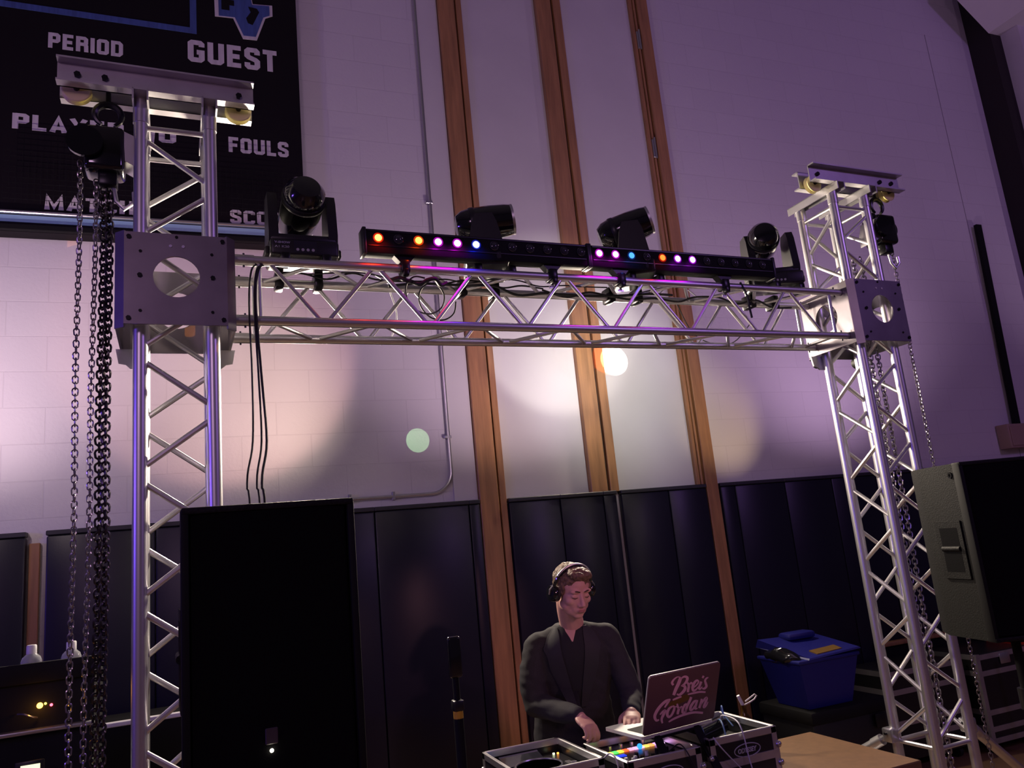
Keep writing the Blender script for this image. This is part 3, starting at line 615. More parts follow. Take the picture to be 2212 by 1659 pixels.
# ------------------------------------------------------------------ loudspeakers on stands
def speaker(lab, slab, A, d, Wd, D, z0, z1, handle_side, badge=None, stand_lab='', taper=.05):
    A = Vector((A[0], A[1], 0)); d = Vector((d[0], d[1], 0)).normalized(); b = Vector((-d.y, d.x, 0))   # b points to the back
    ctr = A+d*Wd/2+b*D*.45; t = thing('loudspeaker', lab, 'loudspeaker', (ctr.x, ctr.y, z0), 'w', 'black loudspeakers on stands')
    F = Matrix(((d.x, b.x, 0, A.x), (d.y, b.y, 0, A.y), (0, 0, 1, 0), (0, 0, 0, 1)))
    fx = lambda mb: mb.xf(F)
    poly = [(0, .03), (Wd, .03), (Wd, D*.7), (Wd-taper, D), (taper, D), (0, D*.7)]
    part(t, 'cabinet', fx(MB().prism(poly, z0, z1, 'xy')), 'cabinet')
    n_ = 12; gp = [(.012, .03), (.016, .012)]+[(Wd*i/n_, .0+.010*(2*i/n_-1)**2) for i in range(1, n_)]+[(Wd-.016, .012), (Wd-.012, .03)]
    part(t, 'grille', fx(MB().prism(gp, z0+.02, z1-.015, 'xy')), 'grille')
    for s_ in (0, Wd): part(t, 'front_trim', fx(MB().rbox((s_-.006 if s_ == 0 else s_-.012, .0, z0), (s_+.012 if s_ == 0 else s_+.006, .045, z1), .005)), 'matte')
    part(t, 'top_cap', fx(MB().rbox((-.004, -.002, z1-.014), (Wd+.004, .05, z1+.002), .004)), 'cabinet')
    part(t, 'bottom_cap', fx(MB().rbox((-.004, -.002, z0-.002), (Wd+.004, .05, z0+.014), .004)), 'cabinet')
    hz = z0+(z1-z0)*.505; hy = D*.36 if handle_side < 0 else D*.36; X_ = -.001 if handle_side < 0 else Wd+.001; s_ = handle_side
    y0, y1 = hy-.055, hy+.055
    x_in, x_out = sorted((X_, X_+s_*.006))
    fr_ = MB(); fr_.box((x_in, y0-.025, hz-.115), (x_out, y0, hz+.115)); fr_.box((x_in, y1, hz-.115), (x_out, y1+.025, hz+.115)); fr_.box((x_in, y0, hz+.088), (x_out, y1, hz+.115)); fr_.box((x_in, y0, hz-.115), (x_out, y1, hz-.088))
    hd = part(t, 'handle', fx(fr_), 'cabinet')
    part(hd, 'handle_recess', fx(MB().box((x_in-.0005, y0, hz-.088), (x_out-.004, y1, hz+.088))), 'grille')
    part(hd, 'grip', fx(MB().cyl((X_+s_*.004, y0, hz+.004), (X_+s_*.004, y1, hz+.004), .011, 12)), 'cabinet')
    part(hd, 'lower_lip', fx(MB().hexa([(x_in, y0+.01, hz-.088), (x_out, y0+.01, hz-.088), (x_out, y1, hz-.088), (x_in, y1, hz-.088), (x_in, y0+.01, hz-.082), (x_out, y0+.01, hz-.082), (x_out, y1, hz-.06), (x_in, y1, hz-.06)])), 'alu2')
    part(t, 'rigging_point', fx(MB().lathe([(.013, 0), (.013, .003), (.006, .003), (.005, 0)], (X_, .07, z1-.045), (s_, 0, 0), 16)), 'iron')
    if badge:
        bu, bz0, bz1, lz = badge
        bd = part(t, 'badge', fx(MB().rbox((bu, -.004, bz0), (bu+.028, .004, bz1), .002, 1)), 'tape')
        bd.data.materials.clear(); bd.data.materials.append(mat('dull_badge', (.05, .035, .045), .5))
        part(t, 'power_light', fx(MB().ell((bu+.013, -.004, lz), .0045, 12)), emis('power_led', (1, .92, .7), 9))
    s = thing('speaker_stand', slab, 'speaker stand', (ctr.x, ctr.y, 0), 'w', 'tripod speaker stands')
    zc = z0-.003
    part(s, 'pole', MB().cyl((ctr.x, ctr.y, .35), (ctr.x, ctr.y, zc), .0175, 18), 'matte')
    part(s, 'lower_tube', MB().cyl((ctr.x, ctr.y, .15), (ctr.x, ctr.y, .95), .022, 18), 'matte')
    part(s, 'top_plate', MB().cyl((ctr.x, ctr.y, zc-.03), (ctr.x, ctr.y, zc), .05, 20), 'matte')
    part(s, 'collar', MB().cyl((ctr.x, ctr.y, .92), (ctr.x, ctr.y, 1.0), .03, 18), 'black')
    for k_ in range(3):
        a = 2*pi*k_/3+.5; dx, dy = cos(a), sin(a)
        part(s, 'leg', MB().cyl((ctr.x+dx*.03, ctr.y+dy*.03, .62), (ctr.x+dx*.5, ctr.y+dy*.5, .02), .012, 10), 'matte')
        part(s, 'strut', MB().cyl((ctr.x+dx*.02, ctr.y+dy*.02, .2), (ctr.x+dx*.27, ctr.y+dy*.27, .32), .008, 8), 'matte')
    return t, fx
speaker('large black loudspeaker in front of the left tower, front grille toward the camera', 'black tripod stand under the left front loudspeaker', (-.042, 1.97), (1, .05), .392, .36, 1.21, 1.905, -1, badge=(.168, 1.362, 1.397, 1.349))
speaker('black loudspeaker at the right edge seen from its side with a recessed handle', 'black tripod stand under the right loudspeaker', (2.804, 2.236), (.964, -.265), .42, .40, 1.215, 1.905, -1)

# telescopic pole stand with yellow band
t = thing('pole_stand', 'thin black telescopic stand with a yellow band between the loudspeaker and the performer', 'stand', (.775, 2.65, 0))
part(t, 'flat_head', MB().rbox((.752, 2.612, 1.34), (.798, 2.632, 1.472), .010, 3), 'gloss')
part(t, 'upper_pole', MB().cyl((.775, 2.63, .9), (.775, 2.63, 1.36), .011, 12), 'matte')
part(t, 'clamp', MB().rbox((.757, 2.61, 1.235), (.793, 2.65, 1.27), .006), 'black')
part(t, 'yellow_band', MB().cyl((.775, 2.63, 1.212), (.775, 2.63, 1.236), .0165, 20), 'yellow')
part(t, 'lower_pole', MB().cyl((.775, 2.63, .12), (.775, 2.63, 1.214), .0165, 16), 'matte')
for k_ in range(3):
    a = 2*pi*k_/3+.9; part(t, 'leg', MB().cyl((.775+cos(a)*.02, 2.63+sin(a)*.02, .5), (.775+cos(a)*.38, 2.63+sin(a)*.38, .02), .011, 10), 'matte')

# ------------------------------------------------------------------ performer's table and gear
t = thing('folding_table', 'long table with a brown laminate top under the flight cases', 'table', (1.81, 2.9, 0))
part(t, 'tabletop', MB().rbox((.95, 2.585, .715), (2.68, 3.22, .75), .004, 1), 'table')
for x in (1.05, 2.58):
    for y in (2.66, 3.14): part(t, 'leg', MB().cyl((x, y, 0), (x, y, .715), .014, 12), 'iron')
def case(lab, x0, x1, y0, y1, z1, logo=None):
    t = thing('flight_case', lab, 'flight case', ((x0+x1)/2, (y0+y1)/2, .75), 'w', 'open flight cases on the table')
    z0 = .752; th = .009
    m_ = MB().box((x0, y0, z0), (x1, y0+th, z1)).box((x0, y1-th, z0), (x1, y1, z1)).box((x0, y0+th, z0), (x0+th, y1-th, z1)).box((x1-th, y0+th, z0), (x1, y1-th, z1)).box((x0, y0, z0), (x1, y1, z0+.01))
    part(t, 'body', m_, 'casetop')
    e = MB(); w_ = .024; o = .0025
    for (a, b, c_, d_) in ((x0-o, y0-o, x1+o, y0+th+o), (x0-o, y1-th-o, x1+o, y1+o), (x0-o, y0-o, x0+th+o, y1+o), (x1-th-o, y0-o, x1+o, y1+o)):
        part(t, 'rim', MB().rbox((a, b, z1-w_), (c_, d_, z1+.004), .003, 1), 'alu', 'aluminium edge')
    for z_ in (z0+.075, ): part(t, 'seam_band', MB().box((x0-o, y0-o-.001, z_), (x1+o, y0, z_+.03)).box((x0-o-.001, y0, z_), (x0, y1, z_+.03)).box((x1, y0, z_), (x1+o+.001, y1, z_+.03)), 'alu2')
    for cx_ in (x0, x1):
        for cy_ in (y0, y1):
            sx = 1 if cx_ == x1 else -1; sy = 1 if cy_ == y1 else -1
            part(t, 'corner_angle', MB().box((min(cx_-sx*w_, cx_+sx*o), min(cy_, cy_+sy*o), z0), (max(cx_-sx*w_, cx_+sx*o), max(cy_, cy_+sy*o), z1)).box((min(cx_, cx_+sx*o), min(cy_-sy*w_, cy_+sy*o), z0), (max(cx_, cx_+sx*o), max(cy_-sy*w_, cy_+sy*o), z1)), 'alu2')
            for zz in (z0+.055, z0+.122): part(t, 'ball_corner', MB().ell((cx_+sx*.001, cy_+sy*.001, zz), .014, 12), 'steel')
    if logo:
        lx = (x0+x1)/2+.01; lz = z1-.062
        el = [(lx+.062*cos(a), lz+.024*sin(a)) for a in [2*pi*i/36 for i in range(36)]]
        lg = part(t, 'logo_ring', MB().tube([(a, y0-.002, b) for a, b in el], .0022, 5, True), 'tape', 'pale oval emblem on the front')
        part(lg, 'lettering', text_fit('ODYSSEY', lx-.045, lx+.045, lz-.009, lz+.009, y0-.0015, .0006, .02, .2), 'tape')
    return t
case('left open flight case holding a black dj player, blue button at its corner', 1.045, 1.385, 2.83, 3.24, .94)
case('middle open flight case holding the mixer with bright coloured pads', 1.420, 1.735, 2.712, 3.07, .94, True)
case('right open flight case with white and blue wires spilling out and an oval emblem', 1.812, 2.132, 2.765, 3.135, .94, True)
# dj player
t = thing('dj_player', 'black dj player with a jog wheel inside the left flight case', 'dj player', (1.21, 3.03, .77))
part(t, 'body', MB().rbox((1.058, 2.85, .765), (1.372, 3.226, .893), .006), 'black')
jw = part(t, 'jog_wheel', MB().lathe([(.10, 0), (.104, .008), (.10, .020), (.088, .024), (.084, .018), (.03, .018), (.028, .022), (.001, .022)], (1.19, 3.0, .893), (0, 0, 1), 40), 'black')
part(jw, 'jog_ring', MB().lathe([(.086, .0225), (.088, .0265), (.092, .0265), (.094, .0225)], (1.19, 3.0, .893), (0, 0, 1), 40), 'steel')
part(t, 'screen', MB().hexa([(1.10, 3.12, .893), (1.27, 3.12, .893), (1.27, 3.21, .893), (1.10, 3.21, .893), (1.10, 3.12, .897), (1.27, 3.12, .897), (1.27, 3.21, .918), (1.10, 3.21, .918)]), 'lensoff')
part(t, 'pitch_slider', MB().box((1.325, 2.90, .893), (1.345, 3.06, .896)).rbox((1.322, 2.99, .896), (1.348, 3.01, .906), .003), 'steel')
part(t, 'cue_button', MB().cyl((1.095, 3.065, .893), (1.095, 3.065, .90), .010, 16), emis('cue_blue', (.05, .3, 1), 3), 'lit blue button')
part(t, 'play_button', MB().cyl((1.095, 2.90, .893), (1.095, 2.90, .90), .013, 16), 'tape')
for i in range(5): part(t, 'knob', MB().cyl((1.29+.0*i, 2.93+.035*i, .893), (1.29, 2.93+.035*i, .908), .007, 12), 'steel')
for i, (c_, q) in enumerate((((.9, 1, .6), (1.335, 3.19)), ((1, .35, .05), (1.352, 3.185)))): part(t, 'indicator', MB().cyl((*q, .893), (*q, .898), .0045, 10), emis('indicator_%s' % 'ab'[i], c_, 3))
part(t, 'plate', MB().box((1.16, 2.87, .8935), (1.34, 2.885, .897)), 'steel')
# mixer
t = thing('mixer', 'black mixer with glowing yellow, green, red and pink pads in the middle case', 'mixer', (1.575, 2.89, .77))
part(t, 'body', MB().rbox((1.432, 2.725, .765), (1.724, 3.058, .915), .006), 'black')
cols = [(1, .75, .05), (1, .8, .08), (.1, .9, .12), (1, .7, .05), (1, .12, .03), (1, .35, .5), (.9, .4, .8), (1, .5, .7), (1, .55, .1), (1, .35, .1), (.9, .35, 1), (.9, .5, 1)]
for i, c_ in enumerate(cols):
    x = 1.437+i*.0235; part(t, 'pad', MB().rbox((x, 2.935, .915), (x+.022, 2.962, .921), .003), emis('pad_%s' % 'abcdefghijkl'[i], c_, 1.5), 'lit coloured pad')
part(t, 'blue_display', MB().box((1.447, 2.885, .915), (1.512, 2.908, .918)), emis('disp_blue', (.01, .04, 1), 1.3), 'lit blue display')
part(t, 'blue_knob', MB().ell((1.60, 2.935, .925), .011, 14), emis('knob_blue', (.03, .3, 1), 1.6))
for i in range(4):
    for j in range(3): part(t, 'knob', MB().cyl((1.53+i*.045, 2.75+j*.045, .915), (1.53+i*.045, 2.75+j*.045, .932), .008, 12), 'iron' if (i+j) % 3 else 'white')
for i in range(4): part(t, 'fader', MB().rbox((1.445+i*.02, 2.79+.02*(i % 2), .915), (1.458+i*.02, 2.803+.02*(i % 2), .93), .003), 'tape')
for i in range(5): part(t, 'knob', MB().cyl((1.45+i*.05, 3.0, .915), (1.45+i*.05, 3.0, .93), .008, 12), 'steel')
# gear in right case
t = thing('power_supply', 'rounded black device with cables in the right flight case', 'device', (1.93, 2.95, .77))
part(t, 'body', MB().rbox((1.83, 2.80, .765), (2.115, 3.12, .88), .01), 'black')
part(t, 'round_pack', MB().cyl((1.86, 2.93, .915), (2.03, 2.99, .925), .035, 20), 'gloss')
for lab, pts, r, mt in [('white wire looping out of the right flight case and down its front', [(1.99, 2.93, .95), (1.98, 2.90, .985), (1.972, 2.80, .985), (1.965, 2.755, .95), (1.97, 2.745, .86), (1.975, 2.74, .80), (1.94, 2.74, .81), (1.86, 2.745, .90), (1.83, 2.76, .95)], .0028, 'wirew'),
    ('blue wire arching over the left side of the round pack', [(1.86, 2.86, .89), (1.865, 2.88, .95), (1.88, 2.93, .96), (1.89, 2.98, .93)], .0035, 'wireb'),
    ('blue wire arching over the right side of the round pack', [(1.96, 2.86, .89), (1.97, 2.89, .955), (2.0, 2.96, .955), (2.02, 3.02, .90)], .0035, 'wireb'),
    ('blue wire curled on the rim of the right flight case', [(2.06, 3.0, .90), (2.075, 3.03, .985), (2.085, 3.05, .96), (2.09, 2.99, .91)], .003, 'wireb'),
    ('pale blue wire curved inside the left flight case', [(1.23, 2.86, .905), (1.27, 2.87, .925), (1.32, 2.86, .925), (1.35, 2.85, .905)], .0045, 'wireb'),
    ('white wire between the left and middle cases', [(1.39, 2.85, .93), (1.40, 2.80, .96), (1.405, 2.76, .93), (1.40, 2.74, .80)], .003, 'wirew'),
    ('dark wire draped over the front of the middle case', [(1.64, 2.78, .93), (1.66, 2.735, .96), (1.672, 2.70, .93), (1.70, 2.698, .86)], .0025, 'rubber')]:
    cable(lab, pts, r, mt, 'w', 'wire')
# bottle with swing top
t = thing('bottle', 'amber bottle with a white swing top behind the right flight case', 'bottle', (2.235, 3.10, .75))
part(t, 'glass', MB().lathe([(.001, 0), (.031, .002), (.032, .01), (.032, .12), (.026, .15), (.013, .17), (.012, .20), (.014, .205), (.001, .206)], (2.235, 3.1, .752), (0, 0, 1), 24), 'amber')
part(t, 'label', MB().lathe([(.0325, .04), (.0328, .042), (.0328, .10), (.0325, .102)], (2.235, 3.1, .752), (0, 0, 1), 24), 'gold')
part(t, 'stopper', MB().cyl((2.235, 3.1, .955), (2.215, 3.1, 1.0), .0075, 10), 'white')
part(t, 'wire_bail', MB().tube([(2.245+.0, 3.1, .957), (2.27, 3.1, .962), (2.30, 3.1, .972), (2.315, 3.1, .985), (2.305, 3.1, .992), (2.28, 3.1, .982), (2.25, 3.1, .97)], .0035, 8), 'white')

# laptop on a stand
LA = Vector((1.536, 2.789, 1.0)); lh = Vector((.990, .139, 0)); lb = Vector((-.139, .990, 0)); LW, LD, tl_ = .362, .245, radians(21)
lup = Vector((0, 0, 1))*cos(tl_)-lb*sin(tl_); lout = lh.cross(lup)
t = thing('laptop', 'open laptop seen from behind with pink script lettering on its dark lid', 'laptop', tuple(LA+lh*LW/2))
def bplane(u, v, n_, o=LA, a=lh, b=lup, c=lout): return o+a*u+b*v+c*n_
def slab(o, a, b, c, w_, h_, th):
    m_ = MB().rbox((0, 0, 0), (w_, h_, th), .004, 2)
    # rounded outline
    r = .012; pl = []
    for cx_, cy_, a0 in ((w_-r, r, -90), (w_-r, h_-r, 0), (r, h_-r, 90), (r, r, 180)):
        for i in range(5): an = radians(a0+i*22.5); pl.append((cx_+r*cos(an), cy_+r*sin(an)))
    m_ = MB().prism(pl, 0, th, 'xy')
    return m_.xf(Matrix(((a.x, b.x, c.x, o.x), (a.y, b.y, c.y, o.y), (a.z, b.z, c.z, o.z), (0, 0, 0, 1))))
part(t, 'base', slab(LA-lh*0+Vector((0, 0, -.004)), lh, lb, Vector((0, 0, -1)), LW, LD, .012), 'lapalu')
part(t, 'keyboard', slab(LA+lh*.03+lb*.03+Vector((0, 0, -.0035)), lh, lb, Vector((0, 0, 1)), LW-.06, .11, .001), 'matte')
ld = part(t, 'lid', slab(LA, lh, lup, lout, LW, LD-.008, .005), 'lap')
part(t, 'lid_edge', slab(LA-lout*.0045, lh, lup, lout, LW, LD-.006, .0045), 'lapalu')
part(t, 'screen', slab(LA+lh*.008+lup*.012-lout*.0052, lh, lup, lout, LW-.016, LD-.03, .0008), emis('screen', (.5, .6, 1), .12))
Q = [(125, 335), (1700, 60), (1590, 1290), (35, 1610)]   # lid corners in the measured sketch, clockwise from top left
def lidp(x, y):
    # invert bilinear by a few Newton steps
    u, v = .5, .5
    for _ in range(12):
        f = lambda u, v: [(1-v)*((1-u)*Q[0][k_]+u*Q[1][k_])+v*((1-u)*Q[3][k_]+u*Q[2][k_]) for k_ in (0, 1)]
        a = f(u, v); e = (x-a[0], y-a[1]); du = f(u+1e-3, v); dv = f(u, v+1e-3)
        j = [(du[0]-a[0])/1e-3, (dv[0]-a[0])/1e-3, (du[1]-a[1])/1e-3, (dv[1]-a[1])/1e-3]; dt = j[0]*j[3]-j[1]*j[2]
        u += (e[0]*j[3]-e[1]*j[1])/dt; v += (e[1]*j[0]-e[0]*j[2])/dt
    return u*LW, (1-v)*(LD-.008)
def stroke(pts, wds, mt='lapink', nm='lettering', off=.0053):
    sp = spline([(x, y, 0) for x, y in pts], 5); n_ = len(sp); m_ = MB(); L_, R_ = [], []
    for i, p_ in enumerate(sp):
        tg = (sp[min(i+1, n_-1)]-sp[max(i-1, 0)]).normalized(); nn = Vector((-tg.y, tg.x, 0))
        f = i/(n_-1)*(len(wds)-1); a = int(min(f, len(wds)-2)) if len(wds) > 1 else 0
        w_ = (wds[a]+(wds[a+1]-wds[a])*(f-a) if len(wds) > 1 else wds[0])/2
        L_.append(p_+nn*w_); R_.append(p_-nn*w_)
    vs = []
    for h in (off-.0004, off+.0006):
        for arr in (L_, R_): vs += [bplane(*lidp(q.x, q.y), h) for q in arr]
    fs = []
    for i in range(n_-1):
        fs += [(2*n_+i, 2*n_+i+1, 3*n_+i+1, 3*n_+i), (i, i+1, n_+i+1, n_+i), (i, i+1, 2*n_+i+1, 2*n_+i), (n_+i, n_+i+1, 3*n_+i+1, 3*n_+i)]
    fs += [(0, n_, 3*n_, 2*n_), (n_-1, 2*n_-1, 4*n_-1, 3*n_-1)]
    return m_.add(vs, fs)
Bm = stroke([(640, 520), (610, 470), (650, 400), (720, 350), (790, 360)], [45, 50, 35, 20, 20]).merge(stroke([(800, 360), (750, 500), (700, 610), (655, 740)], [70, 75, 70, 60]))
Bm.merge(stroke([(790, 400), (870, 350), (940, 370), (930, 450), (870, 520), (810, 550)], [20, 40, 60, 60, 40, 20])).merge(stroke([(820, 545), (890, 560), (900, 620), (850, 690), (780, 740), (725, 720)], [25, 60, 65, 60, 45, 30]))
rm = stroke([(925, 480), (965, 500), (985, 560), (975, 620), (968, 690)], [20, 50, 55, 55, 50]).merge(stroke([(985, 575), (1010, 510), (1040, 490), (1055, 520)], [20, 30, 45, 30]))
em_ = stroke([(1085, 600), (1160, 540), (1200, 470), (1160, 440), (1100, 500), (1070, 590), (1090, 660), (1150, 640), (1200, 580)], [25, 30, 35, 40, 60, 60, 50, 35, 20])
im = stroke([(1265, 470), (1235, 550), (1215, 610), (1245, 630), (1290, 580)], [50, 50, 50, 35, 15]).merge(stroke([(1312, 345), (1290, 395)], [45, 40]))
sm = stroke([(1425, 385), (1385, 400), (1350, 450), (1370, 520), (1385, 580), (1340, 625), (1290, 620)], [15, 35, 45, 55, 55, 45, 25])
for q in (Bm, rm, em_, im, sm): part(ld, 'lettering', q, 'lapink')
part(ld, 'underline', stroke([(970, 740), (1100, 715), (1240, 695), (1370, 705)], [25, 40, 42, 38]), 'lapink'); part(ld, 'underline', stroke([(640, 845), (730, 810), (830, 780)], [30, 42, 30]), 'lapink')
Gm = stroke([(590, 830), (500, 860), (400, 940), (310, 1060), (265, 1180), (300, 1270), (360, 1260)], [30, 60, 60, 65, 60, 50, 30]).merge(stroke([(560, 850), (520, 920), (470, 1000)], [50, 45, 25])).merge(stroke([(375, 1150), (430, 1090), (490, 1050)], [25, 40, 35])).merge(stroke([(490, 1050), (450, 1150), (415, 1250), (435, 1340)], [55, 60, 50, 35]))
om = stroke([(640, 980), (570, 1030), (530, 1130), (560, 1210), (620, 1180), (670, 1080), (680, 1000), (640, 975)], [35, 50, 60, 50, 45, 50, 45, 35]).merge(stroke([(680, 1010), (730, 990)], [20, 20]))
r2m = stroke([(740, 930), (760, 1010), (800, 1030), (850, 990)], [30, 50, 40, 25]).merge(stroke([(800, 1010), (770, 1090), (760, 1165)], [50, 55, 50]))
dm = stroke([(1050, 800), (1010, 900), (960, 1010), (930, 1130)], [55, 55, 55, 40]).merge(stroke([(970, 950), (920, 960), (870, 1050), (870, 1130), (920, 1120), (960, 1050)], [25, 45, 55, 50, 40, 30]))
am = stroke([(1180, 880), (1120, 900), (1050, 1000), (1040, 1080), (1090, 1070), (1150, 980)], [30, 50, 60, 50, 40, 30]).merge(stroke([(1190, 870), (1160, 980), (1150, 1060), (1200, 1050)], [45, 50, 45, 20]))
nm_ = stroke([(1290, 850), (1270, 950), (1240, 1050)], [45, 50, 50]).merge(stroke([(1260, 1000), (1330, 890), (1400, 830), (1390, 900), (1350, 1000), (1350, 1040), (1400, 1000), (1440, 920)], [25, 40, 55, 55, 50, 45, 30, 15]))
for q in (Gm, om, r2m, dm, am, nm_): part(ld, 'lettering', q, 'lapink')
part(ld, 'underline', stroke([(570, 1320), (700, 1250), (900, 1180), (1120, 1140), (1330, 1160)], [30, 45, 50, 48, 45]), 'lapink')
part(ld, 'ochre_patch', stroke([(560, 960), (700, 900), (860, 830), (1000, 790)], [90, 130, 150, 110], off=.0050), 'gold', 'dim ochre mark between the words')
t = thing('laptop_stand', 'black metal stand holding the laptop above the middle case', 'laptop stand', (1.68, 2.76, .75))
e = LA+Vector((0, 0, -.0165))
for u in (.07, .27):
    p0 = e+lh*u-lb*.0; p1 = p0+lb*.20; q0 = Vector((p0.x+.03, 2.69, .757)); 
    part(t, 'leg', MB().hexa([(q0.x-.017, q0.y-.004, q0.z), (q0.x+.017, q0.y-.004, q0.z), (q0.x+.017, q0.y+.004, q0.z), (q0.x-.017, q0.y+.004, q0.z), p0+Vector((-.017, -.004, 0)), p0+Vector((.017, -.004, 0)), p0+Vector((.017, .004, 0)), p0+Vector((-.017, .004, 0))]), 'matte')
    part(t, 'arm', MB().hexa([p0+Vector((-.012, -.004, -.0)), p0+Vector((.012, -.004, 0)), p1+Vector((.012, 0, 0)), p1+Vector((-.012, 0, 0)), p0+Vector((-.012, -.004, .004)), p0+Vector((.012, -.004, .004)), p1+Vector((.012, 0, .004)), p1+Vector((-.012, 0, .004))]), 'matte')
part(t, 'cross_bar', MB().hexa([e+lh*.06+Vector((0, -.006, -.008)), e+lh*.29+Vector((0, -.006, -.008)), e+lh*.29+Vector((0, .006, -.008)), e+lh*.06+Vector((0, .006, -.008)), e+lh*.06+Vector((0, -.006, 0)), e+lh*.29+Vector((0, -.006, 0)), e+lh*.29+Vector((0, .006, 0)), e+lh*.06+Vector((0, .006, 0))]), 'matte')

# ------------------------------------------------------------------ background floor items
# blue bin on a black case
t = thing('storage_trunk', 'black storage trunk on the floor under the blue bin', 'trunk', (3.80, 4.25, 0))
part(t, 'body', MB().rbox((3.38, 4.03, .03), (4.0, 4.50, .585), .02), 'black'); part(t, 'lid', MB().rbox((3.37, 4.015, .52), (4.015, 4.515, .60), .02), 'matte'); part(t, 'latch', MB().rbox((3.85, 4.005, .44), (3.93, 4.02, .52), .005), 'iron')
t = thing('recycling_bin', 'dark blue plastic recycling bin with a tilted lid standing on the black trunk', 'bin', (3.6, 4.22, .602))
def bq(x0, x1, y0, y1, z): return [(x0, y0, z), (x1, y0, z), (x1, y1, z), (x0, y1, z)]
part(t, 'body', MB().hexa(bq(3.42, 3.76, 4.08, 4.36, .603)+bq(3.355, 3.82, 4.03, 4.41, .89)), 'bin')
part(t, 'rim', MB().rbox((3.345, 4.02, .875), (3.83, 4.42, .898), .008), 'bin')
ld2 = part(t, 'lid', MB().hexa([(3.42, 4.015, .895), (3.84, 4.015, .915), (3.84, 4.42, .945), (3.35, 4.42, .95), (3.43, 4.02, .905), (3.83, 4.02, .925), (3.81, 4.39, .985), (3.35, 4.39, 1.0)]), 'bin')
part(ld2, 'lid_handle', MB().rbox((3.52, 4.28, .975), (3.74, 4.40, 1.02), .02), 'bin')
part(ld2, 'paper_label', MB().hexa([(3.52, 4.05, .912), (3.72, 4.05, .922), (3.72, 4.12, .935), (3.52, 4.12, .925), (3.52, 4.05, .919), (3.72, 4.05, .929), (3.72, 4.12, .943), (3.52, 4.12, .933)]), 'gold', 'dull printed label')
mb = MB(); mb.ell((3.38, 4.2, .905), (.06, .15, .045), 20)
for v in mb.v: v += Vector(noise.noise_vector(v*14))*.025
part(t, 'bin_liner', mb, 'gloss', 'black bag bulging from the open side')
# road cases
def road_case(lab, x0, x1, y0, y1, z0, z1, bands, wheels=True):
    t = thing('road_case', lab, 'road case', ((x0+x1)/2, (y0+y1)/2, z0), 'w', 'road cases behind the right tower')
    part(t, 'body', MB().rbox((x0, y0, z0+(.08 if wheels else 0)), (x1, y1, z1), .005, 1), 'casetop')
    for z in bands: part(t, 'edge_band', MB().box((x0-.003, y0-.004, z), (x1+.003, y1+.003, z+.035)), 'alu2')
    for x in (x0, x1): part(t, 'corner_angle', MB().box((x-.018, y0-.003, z0+.08), (x+.018, y0+.02, z1)), 'alu2')
    part(t, 'latch', MB().rbox(((x0+x1)/2-.05, y0-.012, bands[0]-.05), ((x0+x1)/2+.05, y0-.003, bands[0]+.02), .004), 'steel')
    if wheels:
        for x in (x0+.08, x1-.08):
            for y in (y0+.08, y1-.08): part(t, 'wheel', MB().cyl((x-.015, y, z0+.04), (x+.015, y, z0+.04), .04, 16), 'rubber')
road_case('black road case with violet lit aluminium bands seen through the stand at the right', 5.10, 5.62, 4.25, 4.70, 0, .68, [.64, .53, .27, .16, .085])
road_case('dark road case behind the right tower, left of the banded one', 4.35, 5.02, 4.35, 4.72, 0, .66, [.62, .50, .30, .2])
t = thing('red_bin', 'red plastic bin at the right edge behind the loudspeaker stand', 'bin', (5.95, 4.4, 0))
part(t, 'body', MB().hexa(bq(5.75, 6.3, 4.2, 4.6, .02)+bq(5.70, 6.4, 4.15, 4.65, .76)), 'red'); part(t, 'rim', MB().rbox((5.69, 4.14, .76), (6.41, 4.66, .79), .01), 'beige')
t = thing('wooden_bench', 'low wooden bench top behind the right tower above the road cases', 'bench', (5.2, 4.76, 0))
part(t, 'seat', MB().rbox((4.7, 4.74-.02, .74), (5.7, 4.78, .77), .005), 'wood'); part(t, 'panel', MB().box((4.72, 4.75, 0), (5.68, 4.775, .74)), 'matte')
def folded_stand(lab, x, y, zt, dx):
    t = thing('chrome_stand', lab, 'stand', (x, y, 0), 'w')
    part(t, 'tube', MB().cyl((x, y, .02), (x-dx, y, zt), .012, 12), 'steel'); part(t, 'joint', MB().rbox((x-dx*.7-.02, y-.02, zt*.62), (x-dx*.7+.02, y+.02, zt*.70), .006), 'steel')
    part(t, 'cap', MB().ell((x-dx, y, zt), .02, 12), 'rubber'); part(t, 'foot', MB().rbox((x-.1, y-.1, 0), (x+.1, y+.1, .02), .006), 'iron')
folded_stand('folded chrome stand leaning at the right edge, upper one', 5.36, 4.0, .74, .05)
folded_stand('short chrome stand at the right edge, lower one', 5.12, 3.6, .42, .04)
# outriggers of the right tower
def outrigger(lab, a, b):
    a, b = Vector(a), Vector(b); t = thing('outrigger', lab, 'outrigger', tuple(b), 'w', 'tower outriggers'); d = (b-a).normalized()
    part(t, 'tube', MB().cyl(a+d*.07, b, .024, 18), 'alu'); part(t, 'end_ferrule', MB().cyl(a+d*.06, a+d*.12, .028, 18), 'alu2')
    part(t, 'coupler', MB().rbox(tuple(a-Vector((.03, .03, .035))), tuple(a+Vector((.03, .03, .035))), .01).cyl(a, a+d*.08, .016, 10), 'steel')
    part(t, 'bolt', MB().cyl(a+Vector((-.04, 0, .01)), a+Vector((.04, 0, .01)), .007, 8), 'iron')
    part(t, 'foot_pad', MB().cyl(b-Vector((0, 0, b.z)), b-Vector((0, 0, b.z-.03)), .07, 20), 'rubber')
outrigger('aluminium outrigger pole slanting left from the right tower foot, behind the table', (3.24, 3.29, .63), (3.0, 4.28, .05))
